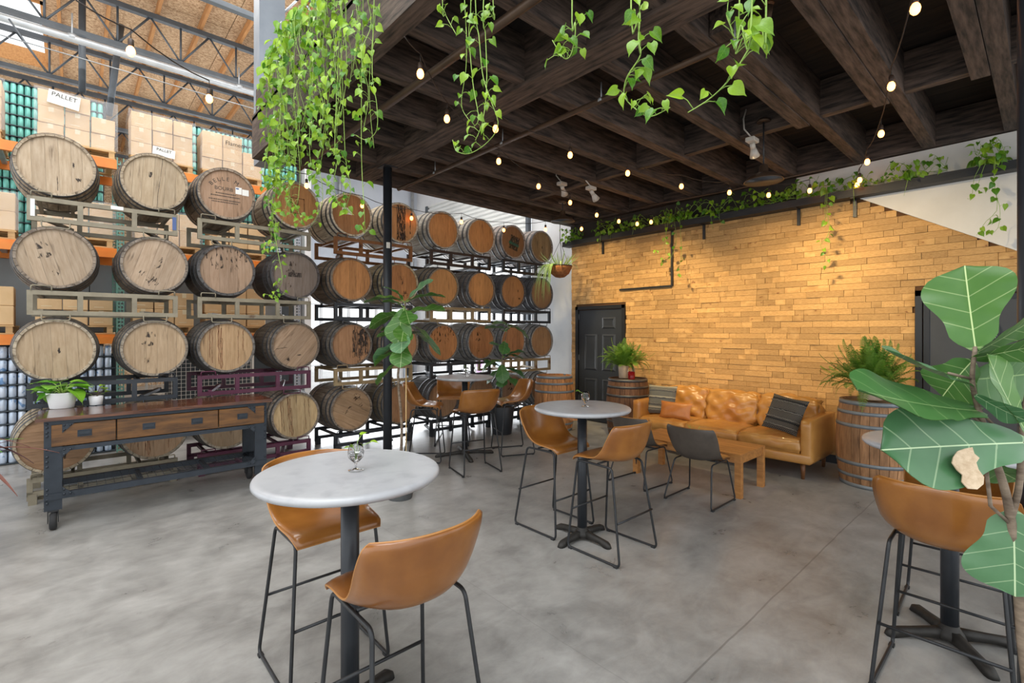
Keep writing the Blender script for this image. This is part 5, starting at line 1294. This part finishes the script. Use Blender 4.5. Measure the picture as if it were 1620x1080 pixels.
# --- ferns on the standing barrels
def frond_mesh(nl=26, L_=1., w=.13, droop=.5):
    vs = []; fs = []; pts = []
    for i in range(nl + 1):
        t = i / nl; a = t * 1.0; pts.append(Vector((0, math.sin(a * 1.45) * .78 * L_, (t * .9 - droop * 1.35 * t * t) * L_)))
    m = MB()
    for i in range(2, nl + 1):
        t = i / nl; p = pts[i]; d = (pts[i] - pts[i - 1]).normalized(); ll = w * (math.sin(PI * min(1, t * .95 + .08)) ** .6) * 1.0
        for s in (-1, 1):
            q = p + Vector((s * ll, 0, -.12 * ll)) + d * ll * .3; h = d * (.008)
            m.add([p - h * .7, p + h * .7, p + Vector((s * ll * .55, 0, .02 * ll)) + d * (.008 + ll * .2), q, p + Vector((s * ll * .55, 0, .02 * ll)) + d * (ll * .14 - .006)], [(0, 4, 3, 2, 1)])
    m.tube(pts, [.006 * (1 - .7 * i / nl) for i in range(nl + 1)], 4)
    return m.mesh('frond', 'fern', uvs=[(.3, .45)] * len(m.v))
FR = [frond_mesh(droop=d, w=w_) for d, w_ in ((.2, .1), (.5, .12), (.8, .11))]
def fern(t, n, z0, lr, seed, w=1., tilt=(.1, 1.1)):
    rnd = random.Random(seed)
    for i in range(n):
        a = rnd.uniform(0, 2 * PI); el = rnd.uniform(*tilt); s = rnd.uniform(*lr)
        o = put(FR[rnd.randrange(3)], 'frond', t, (math.cos(a) * .04, math.sin(a) * .04, z0)); o.rotation_euler = Euler((R(55) * (1 - el), 0, a - PI / 2), 'XYZ'); o.scale = (s * w, s, s)
f1 = potted('boston_fern', 'bright green fern in a clay pot on the dark barrel by the six-panel door', (6.40, 4.47, BL + .002), .085, .07, .2, 'pot_clay'); fern(f1, 150, .17, (.30, .50), 31, 1.1, (-.1, 1.25))
f2 = potted('boston_fern', 'dark green bushy fern on top of the big weathered barrel by the grey door', (6.34, 1.27, BL + .002), .13, .1, .12, 'pot_clay'); fern(f2, 220, .1, (.30, .60), 32, 1.1, (-.2, 1.3))
rb_ = thing('red_bottle', 'clear bottle with red liquid on the dark barrel beside the fern', 'bottle', (6.30, 4.26, BL + .002))
MB().lathe([(0, .002), (.045, .002), (.05, .01), (.05, .1), (.03, .12), (.0, .12)], 20).build('red_liquid', 'red_glass', rb_)
MB().lathe([(.052, .0), (.053, .16), (.03, .2), (.022, .21), (.022, .25), (0, .25)], 20).build('bottle', 'glass', rb_)

# --- hanging basket
hb = thing('hanging_basket', 'coir hanging basket with a pale spider plant in front of the white wall', 'plant', tuple(at(886, 421, 8.2)))
MB().lathe([(0, -.2), (.08, -.185), (.15, -.13), (.195, -.04), (.205, 0), (.19, .0), (.17, -.03), (0, -.03)], 24).build('coir_liner', 'coir', hb)
MB().tube([(.205 * math.cos(2 * PI * i / 24), .205 * math.sin(2 * PI * i / 24), 0) for i in range(24)], .006, 6, closed=True).build('rim_wire', 'black_metal', hb)
for k in range(3):
    a = 2 * PI * k / 3 + .5; MB().tube([(.2 * math.cos(a), .2 * math.sin(a), 0), (0, 0, .42)], .004, 5).build('chain', 'black_metal', hb)
MB().tube([(0, 0, .42), (0, 0, ZD - hb.location.z)], .006, 5).build('chain', 'black_metal', hb)
def blade(L_, droop, w=.011):
    n = 8; vs = []; uv = []
    for i in range(n + 1):
        t = i / n; y = math.sin(t * 1.6) * L_ * .8; z = (1.1 * t - droop * 2.2 * t * t) * L_ * .8; ww = w * (1 - t ** 3) + .0005
        vs += [(-ww, y, z + .003), (0, y, z), (ww, y, z + .003)]; uv += [(.3, t), (.5, t), (.7, t)]
    fs = [(3 * i + j, 3 * i + j + 1, 3 * i + 4 + j, 3 * i + 3 + j) for i in range(n) for j in (0, 1)]
    return MB().add(vs, fs, True).mesh('leaf', 'grass_leaf', uvs=uv)
BLD = [blade(1, d, .03) for d in (.1, .6, 1.1, 1.5)]
rnd = random.Random(5)
for i in range(90):
    a = rnd.uniform(0, 2 * PI); left = i > 45
    if left: a = rnd.uniform(R(80), R(200))
    r0 = .1 if not left else .17; s = rnd.uniform(.2, .34) if not left else rnd.uniform(.2, .36)
    o = put(BLD[rnd.choice((0, 0, 1)) if not left else rnd.choice((2, 3))], 'leaf', hb, (r0 * math.cos(a), r0 * math.sin(a), -.01), (0, 0, a - PI / 2), (s,) * 3)

# --- fiddle-leaf figs
def figleaf(nu=8, nv=14, droop=.25, fold=.15, wave=.025, mat='fig', curl=0.):
    vs = []; uvs = []
    for j in range(nv + 1):
        v = j / nv
        wd = catmull([(.03,), (.14,), (.20,), (.22,), (.265,), (.325,), (.375,), (.395,), (.37,), (.27,), (.0,)], v)[0]; wd = max(wd, 0)
        for i in range(nu + 1):
            s = 2 * i / nu - 1; x = s * wd
            z = fold * abs(x) - droop * v * v + wave * math.sin(v * 17 + s * 2) * abs(s) ** 1.5 + curl * x * x * 4
            vs.append((x, v - .05 * abs(s) * (v < .2), z)); uvs.append((.5 + x, v))
    K = nu + 1; fs = [(j * K + i, j * K + i + 1, (j + 1) * K + i + 1, (j + 1) * K + i) for j in range(nv) for i in range(nu)]
    n0 = len(vs); vs2 = [(x, y, z - .004) for x, y, z in vs]
    return MB().add(vs + vs2, fs + [tuple(n0 + q for q in f[::-1]) for f in fs], True).mesh('leaf', mat, uvs=uvs + uvs)
FG = {m: [figleaf(droop=d, fold=f, mat=m) for d, f in ((.1, .2), (.35, .25), (.6, .1))] for m in ('fig', 'fig_dark', 'fig_pale')}
def figtree(t, stem, leaves, seed, mats=('fig', 'fig_dark'), rs=.013, ks=1.):
    rnd = random.Random(seed)
    MB().tube(smooth(stem, 12), [rs * (1 - .45 * i / 12) for i in range(13)], 8).build('trunk', 'bark', t)
    for (z, ang, el, L_, k) in leaves:
        tt = (z - stem[0][2]) / (stem[-1][2] - stem[0][2]); p = Vector(catmull(stem, max(0, min(1, tt)))); a = R(ang); e = R(el)
        d = Vector((math.cos(a) * math.cos(e), math.sin(a) * math.cos(e), math.sin(e))); pe = p + d * .05
        MB().tube([p, pe], .004, 5).build('petiole', 'stem', t)
        o = put(FG[mats[k % 2] if k < 4 else 'fig_pale'][rnd.randrange(3)], 'leaf', t); x = d.cross(Vector((0, 0, 1))); x = x.normalized() if x.length > .1 else Vector((1, 0, 0)); zz = x.cross(d)
        m = Matrix((x, d, zz)).transposed().to_4x4(); m.translation = pe; L_ *= ks; o.matrix_local = m @ Matrix.Diagonal((L_, L_, L_, 1)) @ Matrix.Rotation(rnd.uniform(-.5, .5), 4, 'Y')
# directions: camera-right is about -42 deg, camera-left is 138 deg, towards camera is 228 deg
fp = atz(641, 791, 0)
fg1 = potted('fiddle_leaf_fig', 'tall fiddle-leaf fig in a grey pot between the nearest table and the black column', (fp.x, fp.y + .1, 0), .17, .115, .3, 'pot_grey')
figtree(fg1, [(0, 0, .27), (.02, 0, .7), (-.01, .02, 1.2), (.03, -.02, 1.6), (.04, -.03, 1.92)],
    [(1.92, 140, 14, .30, 0), (1.92, -42, 42, .26, 4), (1.9, -40, 24, .29, 1), (1.86, 180, 60, .18, 0), (1.84, 215, -55, .30, 0), (1.80, 138, 40, .14, 0), (1.76, -42, 6, .30, 1), (1.72, 140, 2, .24, 1), (1.7, 60, 10, .25, 0),
     (1.62, 228, -50, .26, 5), (1.6, -60, 0, .2, 1), (1.56, 140, 10, .15, 1), (1.54, -45, -6, .29, 5), (1.50, 150, 0, .18, 0), (1.48, 228, -62, .24, 1), (1.42, 138, -24, .25, 4), (1.36, 100, -5, .15, 1), (1.32, 145, -14, .2, 0), (1.24, 138, -44, .25, 0), (1.66, 235, -40, .22, 0), (1.8, 250, -30, .2, 1)], 41, ('fig', 'fig'), .016, 1.14)
MB().tube([(.05, -.03, .27), (.05, -.03, 1.28)], .006, 6).build('support_stake', 'wicker', fg1)
fg2 = potted('fiddle_leaf_fig', 'smaller dark fiddle-leaf fig in a round black pot beside the rightmost racks', (5.08, 5.86, 0), .20, .15, .44, 'pot_black')
figtree(fg2, [(0, 0, .4), (.02, .01, .8), (.0, .0, 1.2), (.08, -.06, 1.72)],
    [(1.72, 150, 30, .2, 1), (1.7, -42, -5, .3, 1), (1.7, 230, 10, .24, 0), (1.66, 140, 5, .32, 5), (1.6, 60, 30, .2, 1), (1.5, 228, -30, .25, 1), (1.42, 140, 20, .2, 4), (1.3, -42, 20, .26, 1), (1.25, 138, -5, .3, 1), (1.2, 228, -30, .28, 1), (1.12, -42, -10, .36, 1),
     (1.1, 150, -20, .26, 0), (1.05, 228, -50, .24, 1), (1.0, -60, -30, .28, 1), (1.28, -30, 30, .32, 4), (1.15, 100, 10, .3, 1)], 42, ('fig_dark', 'fig_dark'), .01)
# foreground fig at the right edge: two trunks in a pot below the frame, every big leaf placed on its twig
fz = 1.35
fb = at(1600, 900, fz)
fg3 = potted('fiddle_leaf_fig', 'large fiddle-leaf fig in the right foreground with big veined leaves', (fb.x + .02, fb.y - .06, 0), .2, .15, .42, 'pot_grey')
def A3(px, py, z=fz): return at(px, py, z)
tr_ = MB()
tr_.tube(smooth([Vector((fb.x + .02, fb.y - .06, .4)), A3(1622, 1050), A3(1612, 940), A3(1600, 830), A3(1590, 775), A3(1572, 720), A3(1556, 672), A3(1546, 640), A3(1538, 600), A3(1543, 548)], 30), [.014 - .009 * i / 30 for i in range(31)], 8)
tr_.tube(smooth([A3(1597, 825), A3(1612, 770), A3(1616, 700), A3(1622, 640), A3(1640, 560)], 14), [.009 - .004 * i / 14 for i in range(15)], 8)
tr_.tube([A3(1600, 830), A3(1567, 800), A3(1560, 740)], .005, 6)
for a_, b_ in (((1545, 645), (1590, 690)), ((1616, 700), (1598, 712)), ((1540, 600), (1500, 590)), ((1556, 672), (1520, 645))): tr_.tube([A3(*a_), A3(*b_)], .004, 6)
rel(fg3, tr_).build('trunk', 'bark', fg3)
def bigleaf(mat, base, tip, wscale, twist=0, zb=0., zt=0., droop=.12, fold=.1, curl=0., nv=22, wave=.012, bendx=0, up=None):
    b = at(base[0], base[1], fz + zb); t = at(tip[0], tip[1], fz + zt); d = t - b; L_ = d.length; d.normalize()
    view = ((b + t) / 2 - CAMV).normalized(); x = d.cross(-view).normalized(); zz = x.cross(d)
    me = figleaf(14, nv, droop, fold, wave, mat, curl)
    o = put(me, 'leaf', fg3); m = Matrix((x, d, zz)).transposed().to_4x4() @ Matrix.Rotation(R(twist), 4, 'Y'); m.translation = b - Vector(fg3.location)
    o.matrix_local = m @ Matrix.Diagonal((L_ * wscale, L_, L_, 1)); return m @ Matrix.Diagonal((L_ * wscale, L_, L_, 1))
bigleaf('fig', (1543, 548), (1524, 418), 1.08, -12, 0, .06, .05, .12)
bigleaf('fig', (1548, 556), (1650, 502), .8, 66, .0, -.05, .06, .1)
bigleaf('fig', (1541, 566), (1662, 545), .75, 48, 0, -.1, .05, .2)
bigleaf('fig', (1537, 572), (1484, 628), 1.5, 15, .03, .10, .2, .2)
bigleaf('fig_pale', (1534, 608), (1392, 568), .6, 80, 0, -.04, -.10, .1)
bigleaf('fig_dark', (1550, 650), (1345, 634), .62, 58, 0, -.1, -.08, .1)
L7 = bigleaf('fig_pale', (1618, 700), (1404, 708), .66, 14, -.03, -.10, .05, .08)
bigleaf('fig', (1622, 680), (1549, 562), .6, 62, -.05, -.03, -.08, .15)
bigleaf('fig_pale', (1545, 626), (1622, 672), .75, 40, -.02, -.08, .15, .1)
bigleaf('fig_dark', (1537, 600), (1655, 592), 1.0, 30, .05, .12, .05, .1)
bigleaf('fig', (1546, 690), (1506, 664), .9, 30, .02, .0, .1, .3)
bigleaf('fig', (1560, 730), (1618, 770), .8, 35, .02, .05, .1, .1)
bigleaf('fig_pale', (1603, 812), (1608, 946), 1.25, -8, 0, -.03, .08, .1)
q0 = [(.0, .30), (.06, .31), (.1, .29), (.14, .33), (.2, .34), (.27, .33), (.33, .36), (.37, .42), (.36, .48), (.3, .5), (.24, .47), (.2, .49), (.13, .5), (.08, .47), (.03, .42), (.01, .36)]
o = MB().prism([(-x - .06, y) for x, y in q0], .006, .012).build('dead_patch', 'dead_leaf', fg3); o.matrix_local = L7 @ Matrix.Translation((.02, .15, .03)) ; o['label'] = 'dry brown torn patch on the big leaf'

# spiky plant poking in at the left edge
cp = potted('spiky_plant', 'dark red spiky plant whose leaf tips poke in at the left edge', tuple(at(-80, 860, 3.4).xy) + (0,), .17, .12, .35, 'pot_black')
rnd = random.Random(9)
def blade2(mat):
    n = 8; vs = []; uv = []
    for i in range(n + 1):
        t = i / n; ww = .035 * math.sin(PI * (t * .9 + .08)) + .001; vs += [(-ww, t, .35 * t - .75 * t * t + .01), (0, t, .35 * t - .75 * t * t), (ww, t, .35 * t - .75 * t * t + .01)]; uv += [(.3, t), (.5, t), (.7, t)]
    return MB().add(vs, [(3 * i + j, 3 * i + j + 1, 3 * i + 4 + j, 3 * i + 3 + j) for i in range(n) for j in (0, 1)], True).mesh('leaf', mat, uvs=uv)
B2 = [blade2('cordyline'), blade2('hosta')]
MB().tube([(0, 0, .3), (.0, .0, .85)], .014, 8).build('trunk', 'bark', cp)
for i in range(34):
    a = rnd.uniform(0, 2 * PI); s = rnd.uniform(.34, .56)
    o = put(B2[0 if i % 5 else 1], 'leaf', cp, (0, 0, rnd.uniform(.6, .88)), (rnd.uniform(-.1, .8), 0, a), (s,) * 3)

# ================================================================== LIGHTS IN THE ROOM
BULB = MB().lathe([(0, -.052), (.012, -.049), (.021, -.038), (.0245, -.022), (.021, -.005), (.013, .008), (.012, .014)], 12).mesh('bulb', 'bulb')
SOCK = MB().lathe([(.0135, .008), (.016, .012), (.016, .05), (.009, .058), (.003, .06)], 10).mesh('socket', 'socket')
STR = [
 ('string lights crossing from the left girder towards the wall shelf', [(665, 112), (707, 184), (789, 252), (852, 292), (902, 318), (944, 338), (979, 348)], 3.36, (640, 58)),
 ('string lights running from the middle girder to the right shelf', [(784, 200), (902, 242), (993, 271), (1078, 292), (1154, 302), (1216, 306), (1281, 299)], 3.36, (770, 148)),
 ('string lights descending steeply at the right before the wall', [(1448, 8), (1410, 132), (1394, 208), (1372, 253), (1360, 282), (1356, 290)], 3.36, (1456, -80)),
 ('string lights in the open hall at the left, near the roof trusses', [(207, 76), (331, 152)], 3.36, (120, 0)),
 ('string lights outside the deck edge in front of the top row of barrels', [(485, 291), (573, 323), (651, 343), (730, 349), (797, 362), (863, 361), (920, 360), (1008, 352), (1030, 349)], 3.32, (440, 262))]
for lab, pts, zb, st in STR:
    P3 = []
    for px, py in pts:
        p = atz(px, py, zb)
        if p.x > 6.75: p = atx(px, py, 6.72)
        P3.append(p)
    s0 = atz(st[0], st[1], zb + .12) if st[1] < 500 else P3[0]
    t = thing('string_lights', lab, 'string lights', tuple(P3[0] + Vector((0, 0, .1))), 0, 'warm bulb string lights'); prev = s0; cab = MB(); path = [s0]
    up = .115
    for p in P3:
        n = p + Vector((0, 0, up)); d = n - prev
        for k in (.25, .5, .75): path.append(prev + d * k - Vector((0, 0, min(.05, d.length * .05) * (1 - (2 * k - 1) ** 2))))
        path.append(n); prev = n
        a = put(BULB, 'bulb', t, p - Vector(t.location)); b = put(SOCK, 'socket', t, p - Vector(t.location) + Vector((0, 0, .0)))
        cab.tube([p + Vector((0, 0, .058)), n], .0028, 5)
    cab.tube(path, .0045, 5); rel(t, cab).build('cable', 'cable', t)

def barn(label, p, zc_top, rad_=.18):
    t = thing('barn_lamp', label, 'lamp', p)
    MB().lathe([(.032, .16), (.04, .15), (.045, .09), (.075, .07), (.15, .035), (rad_, .0), (rad_ + .004, -.006), (rad_ - .004, -.006), (.145, .028), (.07, .06), (.0, .07)], 36).build('shade', 'lamp_shade', t)
    MB().lathe([(rad_ - .006, -.004), (.14, .022), (.06, .05), (0, .055)], 30).build('shade_lining', 'lamp_inside', t)
    MB().lathe([(.008, .15), (.008, zc_top - p[2] - .01)], 8).build('stem', 'black_metal', t)
    MB().lathe([(0, 0), (.06, .0), (.065, .012), (.05, .03), (0, .035)], 24).build('canopy', 'lamp_shade', t).location = (0, 0, zc_top - p[2] - .035)
    return t
b1 = at(1208, 286, 4.9); barn('brown barn pendant lamp hanging near the wall above the sofa', tuple(b1), at(1207, 188, 4.9).z)
b2 = at(890, 350, 7.4); barn('smaller looking barn pendant lamp near the left end of the shelf', tuple(b2), 3.62)
def track(label, px, py, zc, aim):
    p = at(px, py, zc); t = thing('spot_lamp', label, 'lamp', tuple(p))
    MB().box((0, 0, .0), (.13, .09, .045), None, .006).build('junction_box', 'fixture_white', t)
    d = (Vector(aim) - p).normalized(); q = d.to_track_quat('Z', 'Y').to_matrix()
    def r_(prof, mat, nm): m = MB().lathe(prof, 18); m.v = [tuple(q @ Vector(v) + Vector((0, 0, -.03))) for v in m.v]; return m.build(nm, mat, t)
    r_([(0, .0), (.026, .0), (.026, .06), (.0, .06)], 'fixture_white', 'lamp_holder'); r_([(.026, .06), (.05, .15), (.046, .15), (.02, .07)], 'fixture_white', 'reflector_lamp'); r_([(0, .146), (.045, .146), (.0, .15)], 'spot_lens', 'lens')
    MB().tube([(0, .0, .02), (-.05, .06, .12), (-.02, .08, .24), (0, .06, .34)], .008, 6).build('conduit', 'fixture_white', t)
track('pale spot lamp on a bent conduit left of the barn lamp stem', 1190, 222, 5.0, (7, 2.3, 1.7))
track('pale spot lamp under the joists in the middle of the ceiling', 935, 298, 6.4, (7, 4.1, 1.9))
track('faint pale spot lamp at the left behind the strings near the ceiling', 889, 291, 6.7, (7, 5.4, 2.2))
